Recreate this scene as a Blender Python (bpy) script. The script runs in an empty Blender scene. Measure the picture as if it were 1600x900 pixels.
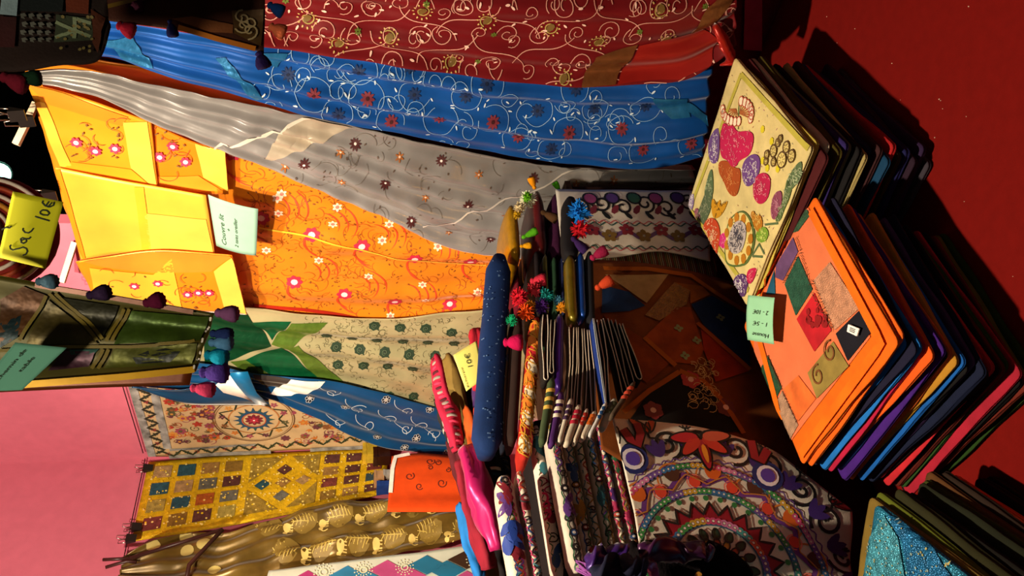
import bpy, math, random
from mathutils import Vector, Matrix, noise
from mathutils.bvhtree import BVHTree

R = random.Random(7)
scn = bpy.context.scene
col = scn.collection
PI = math.pi
V = Vector

# ------------------------------------------------------------------ camera
FPX = 1300.0                       # focal length in pixels of the 1600 px frame
CAM = V((0, 0, 1.65))
TH = math.radians(12)
FW = V((0, math.cos(TH), -math.sin(TH)))
UP = V((0, math.sin(TH), math.cos(TH)))
RT = V((1, 0, 0))
cd = bpy.data.cameras.new('camera')
cd.sensor_fit = 'HORIZONTAL'
cd.sensor_width = 36.0
cd.lens = 36.0 * FPX / 1600.0
cd.clip_start = 0.02
co_ = bpy.data.objects.new('camera', cd)
col.objects.link(co_)
# phone held upright, picture stored on its side: world up is the picture's left
m3 = Matrix((-UP, RT, -FW)).transposed()
co_.matrix_world = Matrix.Translation(CAM) @ m3.to_4x4()
scn.camera = co_

# ------------------------------------------------------------------ world, exposure
w = bpy.data.worlds.new('World')
scn.world = w
w.use_nodes = True
w.node_tree.nodes['Background'].inputs[0].default_value = (1.0, 0.80, 0.62, 1)
w.node_tree.nodes['Background'].inputs[1].default_value = 0.085
scn.view_settings.view_transform = 'Standard'
scn.view_settings.look = 'None'
scn.view_settings.gamma = 1.0
scn.view_settings.exposure = 0.0
scn.view_settings.use_curve_mapping = False

# main stall lamp and two added fill lamps (their housings are built further down at these same spots)
LAMPS = [
    # position, aim, power, colour, cone(deg), radius
    (V((-0.42, 1.10, 2.86)), V((0.10, 2.20, 1.45)), 265, (1.0, 0.80, 0.56), 105, 0.035),
    (V((-0.75, 0.25, 2.75)), V((-0.75, 3.20, 2.15)), 500, (1.0, 0.80, 0.62), 70, 0.04),  # added fill lamp, out of view, brightens the pink wall
    (V((-0.45, -0.45, 2.45)), V((-0.02, 1.0, 2.0)), 60, (1.0, 0.84, 0.62), 38, 0.05),  # added weak front light for the overhead green strip and notes
]


# ------------------------------------------------------------------ helpers
def lin(h):
    h = h.lstrip('#')
    o = []
    for i in (0, 2, 4):
        c = int(h[i:i + 2], 16) / 255.0
        o.append(c / 12.92 if c <= 0.04045 else ((c + 0.055) / 1.055) ** 2.4)
    return o


MATS = {}


def mat(hexc, kind='cloth', rough=None, var=0.18):
    key = (hexc, kind, rough, var)
    if key in MATS:
        return MATS[key]
    c = lin(hexc)
    m = bpy.data.materials.new('%s_%s' % (kind, hexc.lstrip('#')))
    m.use_nodes = True
    nt = m.node_tree
    b = nt.nodes['Principled BSDF']
    tc = nt.nodes.new('ShaderNodeTexCoord')
    n1 = nt.nodes.new('ShaderNodeTexNoise')
    n1.inputs['Scale'].default_value = {'silk': 9, 'sequin': 60, 'carpet': 40, 'foil': 45}.get(kind, 22)
    n1.inputs['Detail'].default_value = 4
    nt.links.new(tc.outputs['Object'], n1.inputs['Vector'])
    mr = nt.nodes.new('ShaderNodeMapRange')
    mr.inputs[1].default_value = 0.3
    mr.inputs[2].default_value = 0.7
    mr.inputs[3].default_value = 1 - var
    mr.inputs[4].default_value = 1 + var * 0.8
    nt.links.new(n1.outputs['Fac'], mr.inputs[0])
    mx = nt.nodes.new('ShaderNodeVectorMath')
    mx.operation = 'SCALE'
    mx.inputs[0].default_value = c
    nt.links.new(mr.outputs[0], mx.inputs['Scale'])
    nt.links.new(mx.outputs[0], b.inputs['Base Color'])
    b.inputs['Roughness'].default_value = rough if rough is not None else {
        'cloth': 0.85, 'silk': 0.36, 'sequin': 0.32, 'paper': 0.8, 'carpet': 0.95, 'metal': 0.3,
        'plastic': 0.4, 'thread': 0.6, 'wool': 0.95, 'foil': 0.3}.get(kind, 0.8)
    b.inputs['Specular IOR Level'].default_value = {'carpet': 0.12, 'cloth': 0.25, 'wool': 0.1}.get(kind, 0.45)
    bs, bd = {'cloth': (420, 0.25), 'silk': (60, 0.10), 'sequin': (330, 0.8), 'carpet': (500, 0.2),
              'thread': (500, 0.2), 'wool': (180, 0.7), 'foil': (70, 0.6)}.get(kind, (0, 0))
    if kind == 'metal':
        b.inputs['Metallic'].default_value = 1.0
    if kind in ('sequin', 'foil'):
        b.inputs['Metallic'].default_value = 0.45
    if kind == 'silk':
        b.inputs['Sheen Weight'].default_value = 0.25
        b.inputs['Sheen Roughness'].default_value = 0.35
        b.inputs['Metallic'].default_value = 0.3
    if bs:
        if kind == 'sequin':
            t = nt.nodes.new('ShaderNodeTexVoronoi')
            t.inputs['Scale'].default_value = bs
            src = t.outputs['Distance']
        else:
            t = nt.nodes.new('ShaderNodeTexNoise')
            t.inputs['Scale'].default_value = bs
            t.inputs['Detail'].default_value = 2
            src = t.outputs['Fac']
        nt.links.new(tc.outputs['Object'], t.inputs['Vector'])
        bp = nt.nodes.new('ShaderNodeBump')
        bp.inputs['Strength'].default_value = bd
        bp.inputs['Distance'].default_value = 0.002
        nt.links.new(src, bp.inputs['Height'])
        nt.links.new(bp.outputs['Normal'], b.inputs['Normal'])
    MATS[key] = m
    return m


def emit_mat(c, s):
    m = bpy.data.materials.new('lamp_light')
    m.use_nodes = True
    b = m.node_tree.nodes['Principled BSDF']
    b.inputs['Base Color'].default_value = (*c, 1)
    b.inputs['Emission Color'].default_value = (*c, 1)
    b.inputs['Emission Strength'].default_value = s
    return m


WORLD_LOC = {}


def tag(o, label=None, cat=None, group=None, kind=None):
    if label:
        o['label'] = label
    if cat:
        o['category'] = cat
    if group:
        o['group'] = group
    if kind:
        o['kind'] = kind
    return o


def empty(name, loc, label, cat, group=None):
    o = bpy.data.objects.new(name, None)
    o.empty_display_size = 0.05
    col.objects.link(o)
    o.location = loc
    WORLD_LOC[o.name] = V(loc)
    return tag(o, label, cat, group)


OCC = []                     # surfaces already standing on or hanging at the riser


def occupy(verts, faces):
    OCC.append(BVHTree.FromPolygons(verts, faces))


def is_free(mb):
    t = BVHTree.FromPolygons(mb.v, mb.f)
    return not any(t.overlap(o) for o in OCC)


class MB:
    """collects world-space verts and faces, builds ONE mesh object"""

    def __init__(s):
        s.v = []
        s.f = []

    def add(s, vs, fs):
        n = len(s.v)
        s.v += [V(x) for x in vs]
        s.f += [tuple(i + n for i in q) for q in fs]

    def grid(s, rows, closed=False):
        n = len(rows[0])
        vs = [p for r in rows for p in r]
        fs = []
        for i in range(len(rows) - 1):
            for j in range(n if closed else n - 1):
                k = (j + 1) % n
                fs.append((i * n + j, i * n + k, (i + 1) * n + k, (i + 1) * n + j))
        s.add(vs, fs)

    def tube(s, pts, rad, seg=8, caps=True, flat=1.0, fdir=None):
        rows = []
        n = len(pts)
        pts = [V(p) for p in pts]
        up = V((0.13, 0.21, 0.97))
        for i, p in enumerate(pts):
            t = (pts[min(i + 1, n - 1)] - pts[max(i - 1, 0)]).normalized()
            if fdir is not None:
                b = (fdir - t * fdir.dot(t)).normalized()
                a = b.cross(t).normalized()
            else:
                a = t.cross(up)
                if a.length < 1e-4:
                    a = t.cross(V((1, 0, 0)))
                a.normalize()
                b = t.cross(a)
            r = rad[i] if isinstance(rad, (list, tuple)) else rad
            rows.append([p + (a * math.cos(2 * PI * k / seg) + b * flat * math.sin(2 * PI * k / seg)) * r for k in range(seg)])
        s.grid(rows, True)
        if caps:
            n0 = len(s.v)
            s.f.append(tuple(n0 - seg + k for k in range(seg)))
            b0 = n0 - seg * n
            s.f.append(tuple(b0 + seg - 1 - k for k in range(seg)))

    def box(s, c, ex, ey, ez):
        c = V(c)
        vs = [c + ex * a + ey * b + ez * d for d in (-1, 1) for b in (-1, 1) for a in (-1, 1)]
        s.add(vs, [(0, 2, 3, 1), (4, 5, 7, 6), (0, 1, 5, 4), (2, 6, 7, 3), (0, 4, 6, 2), (1, 3, 7, 5)])

    def lathe(s, base, axis, prof, seg=10, flute=0.0):
        axis = axis.normalized()
        a = axis.orthogonal().normalized()
        b = axis.cross(a)
        rows = []
        for h, r in prof:
            rows.append([V(base) + axis * h + (a * math.cos(2 * PI * k / seg) + b * math.sin(2 * PI * k / seg)) * r *
                         (1 + (flute if k % 2 else -flute)) for k in range(seg)])
        s.grid(rows, True)
        n0 = len(s.v)
        s.f.append(tuple(n0 - seg + k for k in range(seg)))
        s.f.append(tuple(n0 - seg * len(prof) + seg - 1 - k for k in range(seg)))

    def build(s, name, material, parent=None, smooth=True, origin=None, solid=0.0):
        if not s.v:
            return None
        me = bpy.data.meshes.new(name)
        if parent is not None:
            org = WORLD_LOC[parent.name]
        elif origin is not None:
            org = V(origin)
        else:
            zs = min(v.z for v in s.v)
            org = V((sum(v.x for v in s.v) / len(s.v), sum(v.y for v in s.v) / len(s.v), zs))
        me.from_pydata([v - org for v in s.v], [], s.f)
        me.materials.append(material)
        if smooth:
            me.polygons.foreach_set('use_smooth', [True] * len(me.polygons))
        me.update()
        o = bpy.data.objects.new(name, me)
        col.objects.link(o)
        if parent is not None:
            o.parent = parent
        else:
            o.location = org
        WORLD_LOC[o.name] = org
        if solid:
            md = o.modifiers.new('thickness', 'SOLIDIFY')
            md.thickness = solid
            md.offset = -1
        return o


def ray(x, y):
    return FW + RT * (450 - y) / FPX - UP * (x - 800) / FPX


class Plane:
    def __init__(s, o, ea, eb, n):
        s.o, s.ea, s.eb, s.n = V(o), V(ea).normalized(), V(eb).normalized(), V(n).normalized()

    def shift(s, d):
        return Plane(s.o + s.n * d, s.ea, s.eb, s.n)

    def px(s, x, y):
        d = ray(x, y)
        p = CAM + d * ((s.o - CAM).dot(s.n) / d.dot(s.n))
        return ((p - s.o).dot(s.ea), (p - s.o).dot(s.eb))

    def at(s, ab, h=0.0):
        return s.o + s.ea * ab[0] + s.eb * ab[1] + s.n * h

    def pt(s, x, y, h=0.0):
        return s.at(s.px(x, y), h)


class Surf:
    """a plane plus the real surface lying near it: embroidery is dropped onto that surface"""

    def __init__(s, plane, verts, faces, reach=0.3):
        s.pl = plane
        s.bvh = BVHTree.FromPolygons(verts, faces)
        s.reach = reach

    def px(s, x, y):
        return s.pl.px(x, y)

    def hit(s, ab, off):
        o = s.pl.at(ab, s.reach)
        loc, nor, i, d = s.bvh.ray_cast(o, -s.pl.n, s.reach * 2)
        if loc is None:
            return None
        if nor.dot(s.pl.n) < 0:
            nor = -nor
        if nor.dot(s.pl.n) < 0.15:
            return None
        return loc + nor * off, nor


def ribbon(mb, sf, pts, wd, off=0.0015, closed=False):
    pr = []
    n = len(pts)
    hs = [sf.hit(p, off) for p in pts]
    if closed:
        hs = hs + hs[:1]
        n += 1
    run = []
    runs = []
    for h in hs:
        if h is None:
            if len(run) > 1:
                runs.append(run)
            run = []
        else:
            run.append(h)
    if len(run) > 1:
        runs.append(run)
    for run in runs:
        rows = []
        m = len(run)
        for i, (p, nn) in enumerate(run):
            t = run[min(i + 1, m - 1)][0] - run[max(i - 1, 0)][0]
            sd = t.cross(nn)
            if sd.length < 1e-9:
                continue
            sd.normalize()
            ww = wd(i / (m - 1)) if callable(wd) else wd
            rows.append([p - sd * ww * 0.5, p + sd * ww * 0.5])
        if len(rows) > 1:
            mb.grid(rows)


def blob(mb, sf, poly, off=0.002, rings=1):
    """filled shape on the surface"""
    n = len(poly)
    cx = sum(p[0] for p in poly) / n
    cy = sum(p[1] for p in poly) / n
    c = sf.hit((cx, cy), off)
    if c is None:
        return
    rows = []
    for r in range(1, rings + 1):
        k = r / rings
        row = []
        for p in poly:
            h = None
            q = 1.0
            while h is None and q > 0.3:
                h = sf.hit((cx + (p[0] - cx) * k * q, cy + (p[1] - cy) * k * q), off)
                q -= 0.03
            if h is None:
                return
            row.append(h[0])
        rows.append(row)
    b = len(mb.v)
    mb.add([c[0]] + [p for r in rows for p in r], [])
    for j in range(n):
        mb.f.append((b, b + 1 + j, b + 1 + (j + 1) % n))
    for r in range(rings - 1):
        for j in range(n):
            k = (j + 1) % n
            q = b + 1 + r * n
            mb.f.append((q + j, q + n + j, q + n + k, q + k))


def dense(poly, step):
    o = []
    for i, p in enumerate(poly):
        q = poly[(i + 1) % len(poly)]
        d = math.hypot(q[0] - p[0], q[1] - p[1])
        k = max(1, int(d / step))
        for j in range(k):
            o.append((p[0] + (q[0] - p[0]) * j / k, p[1] + (q[1] - p[1]) * j / k))
    return o


# ---- motif shapes in plane metres
def circ(c, r, n=18, a0=0.0, a1=2 * PI):
    return [(c[0] + r * math.cos(a0 + (a1 - a0) * i / n), c[1] + r * math.sin(a0 + (a1 - a0) * i / n)) for i in range(n + (0 if abs(a1 - a0 - 2 * PI) < 1e-6 else 1))]


def ell(c, l, w, ang, n=8):
    ca, sa = math.cos(ang), math.sin(ang)
    o = []
    for i in range(n):
        t = 2 * PI * i / n
        x, y = l * math.cos(t), w * math.sin(t) * (1 - 0.25 * math.cos(t))
        o.append((c[0] + x * ca - y * sa, c[1] + x * sa + y * ca))
    return o


def spiral(c, r0, r1, a0, turns, n=22):
    return [(c[0] + (r0 + (r1 - r0) * i / n) * math.cos(a0 + turns * 2 * PI * i / n),
             c[1] + (r0 + (r1 - r0) * i / n) * math.sin(a0 + turns * 2 * PI * i / n)) for i in range(n + 1)]


def bez(p0, p1, p2, p3, n=14):
    o = []
    for i in range(n + 1):
        t = i / n
        k = 1 - t
        o.append(tuple(k ** 3 * p0[j] + 3 * k * k * t * p1[j] + 3 * k * t * t * p2[j] + t ** 3 * p3[j] for j in (0, 1)))
    return o


def chaikin(poly, it=2):
    for _ in range(it):
        o = []
        for i, p in enumerate(poly):
            q = poly[(i + 1) % len(poly)]
            o += [(p[0] * .75 + q[0] * .25, p[1] * .75 + q[1] * .25), (p[0] * .25 + q[0] * .75, p[1] * .25 + q[1] * .75)]
        poly = o
    return poly


class Emb:
    """embroidery for one cloth, one mesh per thread colour"""

    def __init__(s, sf):
        s.sf = sf
        s.m = {}

    def mb(s, c):
        return s.m.setdefault(c, MB())

    def line(s, c, pts, wd=0.002, closed=False, off=0.0016):
        ribbon(s.mb(c), s.sf, pts, wd, off, closed)

    def fill(s, c, poly, off=0.002, rings=1):
        blob(s.mb(c), s.sf, poly, off, rings)

    def flower(s, c, p, r, n=8, wd=0.3, mid=None, mr=0.3, a0=0.0, off=0.002):
        for k in range(n):
            a = a0 + 2 * PI * k / n
            s.fill(c, ell((p[0] + math.cos(a) * r * 0.58, p[1] + math.sin(a) * r * 0.58), r * 0.45, r * wd * 0.6, a, 6), off)
        if mid:
            s.fill(mid, circ(p, r * mr, 8), off + 0.0008)

    def leaf(s, c, p, l, ang, wd=0.35, off=0.002):
        s.fill(c, ell(p, l, l * wd, ang, 7), off)

    def done(s, parent, name='embroidery', kind='thread'):
        for c, m in s.m.items():
            o = m.build(name, mat(c, kind, var=0.1), parent)
            if o:
                o['kind'] = 'stuff'
                o['label'] = 'stitched or printed decoration in %s' % COLN.get(c, 'one colour of thread')


COLN = {}
WALLBITS = []


def lerp(a, b, t):
    return a + (b - a) * t


def cat_rows(rows, s):
    """smooth interpolation between control rows (each a list of (x, y))"""
    n = len(rows) - 1
    f = s * n
    i = min(int(f), n - 1)
    t = f - i
    out = []
    for j in range(len(rows[0])):
        p = [rows[max(0, min(n, i + k))][j] for k in (-1, 0, 1, 2)]
        out.append(tuple(0.5 * (2 * p[1][d] + (p[2][d] - p[0][d]) * t + (2 * p[0][d] - 5 * p[1][d] + 4 * p[2][d] - p[3][d]) * t * t +
                                (3 * p[1][d] - p[0][d] - 3 * p[2][d] + p[3][d]) * t ** 3) for d in (0, 1)))
    return out


def poly_at(pts, t):
    n = len(pts) - 1
    f = t * n
    i = min(int(f), n - 1)
    k = f - i
    return (lerp(pts[i][0], pts[i + 1][0], k), lerp(pts[i][1], pts[i + 1][1], k))


def folds(amp, freqs, seed=0, drift=0.6, ns=0.006, top=0.4, nsc=7.0):
    rr = random.Random(seed)
    ks = [(f, rr.uniform(0, 6.28), rr.uniform(-drift, drift), rr.uniform(0.5, 1)) for f in freqs]
    tot = sum(k[3] for k in ks)

    def h(s, t, P):
        a = sum(k[3] * math.sin(2 * PI * (k[0] * t + k[2] * s) + k[1]) for k in ks) / tot
        return amp * (top + (1 - top) * s) * a + ns * noise.noise(P * nsc + V((seed, 0, 0)))
    return h


def sheet(name, plane, rows, material, h=None, ns=40, nt=24, parent=None, solid=0.003):
    """cloth spanned by control rows of photo pixels put on a plane; rows run top to bottom, points across"""
    pr = [[plane.px(*p) for p in r] for r in rows]
    g = []
    for i in range(ns + 1):
        s = i / ns
        rw = cat_rows(pr, s) if len(pr) > 2 else [(lerp(pr[0][j][0], pr[1][j][0], s), lerp(pr[0][j][1], pr[1][j][1], s)) for j in range(len(pr[0]))]
        line = []
        for j in range(nt + 1):
            t = j / nt
            ab = poly_at(rw, t)
            P = plane.at(ab)
            P = P + plane.n * (h(s, t, P) if h else 0)
            P.z = max(P.z, TZ + 0.004)
            line.append(P)
        g.append(line)
    mb = MB()
    mb.grid(g)
    # make the front face look along the plane normal
    f = mb.f[len(mb.f) // 2]
    nn = (mb.v[f[1]] - mb.v[f[0]]).cross(mb.v[f[2]] - mb.v[f[0]])
    if nn.dot(plane.n) < 0:
        mb.f = [tuple(reversed(q)) for q in mb.f]
    if plane.n == PB.n:
        occupy(mb.v, mb.f)
        occupy([v - plane.n * 0.004 for v in mb.v], mb.f)
        occupy([v + plane.n * 0.008 for v in mb.v], mb.f)
    o = mb.build(name, material, parent, solid=solid)
    sf = Surf(plane, mb.v, mb.f)
    o_sf = sf
    return o, o_sf


def patch(name, sf, pxs, material, parent, off=0.003, rings=3, step=0.02, ab=None):
    mb = MB()
    poly = ab if ab else [sf.px(*p) for p in pxs]
    cx = sum(p[0] for p in poly) / len(poly)
    cy = sum(p[1] for p in poly) / len(poly)
    rad = max(math.hypot(p[0] - cx, p[1] - cy) for p in poly)
    blob(mb, sf, dense(poly, 0.009), off, max(rings, int(rad / 0.009)))
    return mb.build(name, material, parent)


def band(name, sf, pts, wd, material, parent, off=0.003, closed=False, step=0.02):
    mb = MB()
    d = []
    n = len(pts)
    for i in range(n if closed else n - 1):
        p, q = pts[i], pts[(i + 1) % n]
        k = max(1, int(math.hypot(q[0] - p[0], q[1] - p[1]) / step))
        d += [(lerp(p[0], q[0], j / k), lerp(p[1], q[1], j / k)) for j in range(k)]
    if not closed:
        d.append(pts[-1])
    ribbon(mb, sf, d, wd, off, closed)
    return mb.build(name, material, parent)


def slab_mesh(cx, cy, z, rot, sx, sy, th, seed, zf, m=9, ply=True, wob=0.006, rc=0.012):
    """a folded square of cloth lying flat: rounded folded edges, a groove between its plies"""
    mb = MB()
    ca, sa = math.cos(rot), math.sin(rot)
    ring = []
    hx, hy = sx / 2, sy / 2
    for k, (qx, qy) in enumerate(((1, 1), (-1, 1), (-1, -1), (1, -1))):
        a0 = k * PI / 2
        for j in range(4):
            a = a0 + PI / 2 * j / 3
            ring.append((qx * (hx - rc) + rc * math.cos(a), qy * (hy - rc) + rc * math.sin(a)))
        nx = ((-1, 1), (-1, -1), (1, -1), (1, 1))[k]
        x0, y0 = ring[-1]
        a = a0 + PI / 2
        x1, y1 = nx[0] * (hx - rc) + rc * math.cos(a), nx[1] * (hy - rc) + rc * math.sin(a)
        for j in range(1, m):
            ring.append((lerp(x0, x1, j / m), lerp(y0, y1, j / m)))
    prof = [(0.010, 0.0), (0.001, 0.16), (0.0, 0.34), (0.0045, 0.5), (0.0, 0.66), (0.001, 0.84), (0.009, 1.0)] if ply else \
        [(0.010, 0.0), (0.0, 0.3), (0.0, 0.7), (0.009, 1.0)]
    rows = []

    def P(x, y, zz):
        X, Y = cx + x * ca - y * sa, cy + x * sa + y * ca
        return V((X, Y, z + zz * th + zf(X, Y)))
    for ins, zz in prof:
        row = []
        for (x, y) in ring:
            d = noise.noise(V((x * 9, y * 9, seed * 3.7 + (0.6 if zz > 0.5 else 0)))) * wob
            l = math.hypot(x, y)
            k = 1 - (ins - d) / l
            row.append(P(x * k, y * k, zz))
        rows.append(row)
    for k in (0.72, 0.42, 0.14):
        rows.append([P(x * k, y * k, 1.0) for x, y in ring])
    mb.grid(rows, True)
    n = len(ring)
    t0 = len(mb.v) - n
    mb.f.append(tuple(t0 + i for i in range(n)))
    mb.f.append(tuple(n - 1 - i for i in range(n)))
    return mb


ORD = ['topmost', 'second', 'third', 'fourth', 'fifth', 'sixth', 'seventh', 'eighth', 'ninth', 'tenth', 'eleventh', 'twelfth',
       'thirteenth', 'fourteenth', 'fifteenth', 'sixteenth', 'seventeenth', 'eighteenth', 'nineteenth', 'twentieth', 'twenty-first',
       'twenty-second', 'twenty-third', 'twenty-fourth', 'twenty-fifth', 'twenty-sixth', 'twenty-seventh', 'twenty-eighth', 'twenty-ninth', 'thirtieth']


def tassel(parent, p, d, ln, r, c, name='tassel'):
    d = V(d).normalized()
    mb = MB()
    mb.lathe(p, d, [(0, 0.0006), (ln * 0.04, r * 0.3), (ln * 0.12, r * 0.46), (ln * 0.2, r * 0.46), (ln * 0.27, r * 0.34), (ln * 0.32, r * 0.46), (ln * 0.5, r * 0.66),
                    (ln * 0.8, r * 0.84), (ln, r * 0.8)], 20, 0.09)
    return mb.build(name, mat(c, 'wool', var=0.3), parent)


def pompom(parent, p, r, c, seed, name='pompom'):
    """wool ball: a tuft of short yarn ends on a soft core"""
    rr = random.Random(seed * 77)
    mb = MB()
    rows = []
    for i in range(7):
        t = PI * i / 6
        rows.append([V(p) + V((math.sin(t) * math.cos(2 * PI * k / 8), math.sin(t) * math.sin(2 * PI * k / 8), math.cos(t))) * r * .72 for k in range(8)])
    mb.grid(rows, True)
    for k in range(90):
        d = V((rr.gauss(0, 1), rr.gauss(0, 1), rr.gauss(0, 1))).normalized()
        a = d.orthogonal().normalized()
        b = d.cross(a)
        q = V(p) + d * r * .55
        e = V(p) + (d + a * rr.uniform(-.4, .4) + b * rr.uniform(-.4, .4)) * r * rr.uniform(.95, 1.3)
        w = r * .16
        mb.add([q + a * w, q - a * w * .5 + b * w, q - a * w * .5 - b * w, e + a * w * .5, e - a * w * .3], [(0, 1, 4, 3), (1, 2, 4), (2, 0, 3, 4)])
    return mb.build(name, mat(c, 'wool', var=0.35), parent, smooth=False)


# ------------------------------------------------------------------ the setting
TZ = 0.45                                        # height of the red table
dW = V((-0.6816, 0.7317, 0))                     # along the right hand partition, away from the viewer
nW = V((-0.7317, -0.6816, 0))                    # its face
PW = Plane((0.74, 2.14, 0), dW, (0, 0, 1), nW)
CORNER = PW.at((2.12, 0))
dL = V((-0.643, -0.766, 0))
nL = V((0.766, -0.643, 0))
PL = Plane(CORNER, dL, (0, 0, 1), nL)
dB = V((math.cos(math.radians(38)), math.sin(math.radians(38)), 0))
nB = V((dB.y, -dB.x, 0))
PB = Plane((-0.40, 1.72, 0), dB, (0, 0, 1), nB)  # front of the riser
BZ = 1.02

PINK = mat('#c86a7e', 'cloth', 0.9, 0.05)
REDC = mat('#74100c', 'carpet', var=0.07)
BLACK = mat('#0d0b0a', 'cloth', 0.95, 0.1)


def wallbox(name, plane, a0, a1, z0, z1, th, m):
    mb = MB()
    c = plane.at(((a0 + a1) / 2, (z0 + z1) / 2), -th / 2)
    mb.box(c, plane.ea * (a1 - a0) / 2, plane.n * th / 2, V((0, 0, (z1 - z0) / 2)))
    return tag(mb.build(name, m, smooth=False), kind='structure')


mb = MB()
mb.box((0, 2.0, -0.02), V((5, 0, 0)), V((0, 5, 0)), V((0, 0, 0.02)))
tag(mb.build('floor', mat('#3a322c', 'cloth', 0.8), smooth=False), kind='structure')
mb = MB()
mb.box((0, 2.0, 3.62), V((5, 0, 0)), V((0, 5, 0)), V((0, 0, 0.02)))
tag(mb.build('ceiling', BLACK, smooth=False), kind='structure')
mb = MB()
mb.box((0, 6.9, 1.8), V((5, 0, 0)), V((0, 0.03, 0)), V((0, 0, 1.8)))
tag(mb.build('wall_back', BLACK, smooth=False), kind='structure')
wallbox('wall_left', PL, 0.0, 3.6, 0.0, 3.55, 0.04, PINK)
wallbox('wall_right', PW, 0.80, 2.12, 0.0, 3.3, 0.04, PINK)
wallbox('trim_1', PW, -1.2, 0.80, 0.0, 2.36, 0.04, mat('#6a1020', 'carpet'))

# red cloth covered table: a low wide top with its cover hanging down in front
tbl = empty('display_table', (0.0, 1.5, 0), 'low wide display table under a dark red felt cover', 'table')
mb = MB()
e0 = PW.at((0.0, 0), 0.012)
poly = [PW.at((-1.1, 0), 0.006), PW.at((2.10, 0), 0.006), PL.at((2.9, 0), 0.006), V((-1.9, 0.62, 0)), V((1.45, 0.62, 0))]
g = [V((p.x, p.y, TZ)) for p in poly]
b = [V((p.x, p.y, TZ - 0.02)) for p in poly]
n = len(g)
mb.add(g + b, [tuple(range(n))[::-1], tuple(range(n, 2 * n))] + [(i, (i + 1) % n, n + (i + 1) % n, n + i) for i in range(n)])
mb.build('table_cover', REDC, tbl, smooth=False)
mb = MB()
rows = []
for zz in (TZ - 0.001, 0.3, 0.15, 0.02):
    rows.append([V((lerp(-1.9, 1.45, i / 60), 0.615 - 0.02 * (TZ - zz) - (0.012 * math.sin(i * 0.9) * (TZ - zz) / TZ), zz)) for i in range(61)])
mb.grid(rows)
mb.build('cover_skirt', REDC, tbl, solid=0.004)
for (x, y) in ((-1.7, 0.75), (1.3, 0.75), (-0.6, 3.2), (0.45, 2.2)):
    mb = MB()
    mb.box((x, y, 0.215), V((0.025, 0, 0)), V((0, 0.025, 0)), V((0, 0, 0.215)))
    mb.build('leg', mat('#3b2a1c', 'cloth'), tbl, smooth=False)

# lighter crumbs and lint on the red felt
mb = MB()
for (x, y) in [(1470, 157), (1473, 170), (1468, 155), (1510, 182), (1514, 10), (1292, 26), (1308, 67), (1394, 99), (1407, 156), (1461, 215), (1583, 432), (1507, 315), (1336, 45)]:
    d = ray(x, y)
    p = CAM + d * ((TZ - CAM.z) / d.z)
    r = R.uniform(0.0008, 0.0022)
    mb.lathe(p, V((0, 0, 1)), [(0, r), (r * 0.8, r * 0.8), (r * 1.3, r * 0.2)], 6)
tag(mb.build('lint_crumbs', mat('#e8c8b0', 'wool')), 'tiny pale lint crumbs scattered over the bare red felt', 'lint', kind='stuff')

# pink card leaning on the wall foot at the table's back edge
mb = MB()
q = [PW.pt(1163, -40, 0.012), PW.pt(1187, -40, 0.02), PW.pt(1187, 74, 0.02), PW.pt(1160, 74, 0.012)]
mb.add(q + [p - nW * 0.004 for p in q], [(0, 1, 2, 3), (7, 6, 5, 4), (0, 4, 5, 1), (1, 5, 6, 2), (2, 6, 7, 3), (3, 7, 4, 0)])
tag(mb.build('pink_card', mat('#b83c68', 'paper'), smooth=False), 'plain dark pink card on the wall foot beneath the red sari', 'card')

# riser that carries the bags
rs = empty('riser', PB.at((0.0, 0), -0.3) + V((0, 0, TZ)), 'tall cloth covered riser standing on the red table under the bags', 'riser')
mb = MB()
c = PB.at((-0.05, (TZ + BZ) / 2), -0.34)
mb.box(c, dB * 0.92, nB * 0.34, V((0, 0, (BZ - TZ) / 2 - 0.001)))
occupy(mb.v, mb.f)
mb.build('body', mat('#2a120c', 'cloth'), rs, smooth=False)
mb = MB()
c = PB.at((-0.05, BZ - 0.008), -0.335)
mb.box(c, dB * 0.93, nB * 0.347, V((0, 0, 0.008)))
occupy(mb.v, mb.f)
mb.build('top_board', mat('#3a2416', 'cloth'), rs, smooth=False)

mb = MB()
mb.box(PB.at((-0.54, BZ - 0.008), 0.042), dB * 0.43, nB * 0.028, V((0, 0, 0.008)))
occupy(mb.v, mb.f)
tag(mb.build('edge_board', mat('#3a2416', 'cloth'), smooth=False), 'narrow dark board along the riser edge under the white embroidered covers', 'board')

# rail along the partition and the left wall
for nm, pl, a0, a1, lb in (('hanging_rail', PW, -0.6, 2.05, 'thin dark rail along the top of the partition above the silk hangings'),
                           ('hanging_rail', PL, 0.02, 2.6, 'thin dark rail on the pink wall above the yellow patchwork')):
    mb = MB()
    mb.tube([pl.at((a0, 2.415), 0.02), pl.at((a1, 2.415), 0.02)], 0.002, 6)
    tag(mb.build(nm, mat('#1c1512', 'plastic')), lb, 'rail')

# ------------------------------------------------------------------ silk hangings on the partition
WHT = '#f3ead6'


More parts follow.
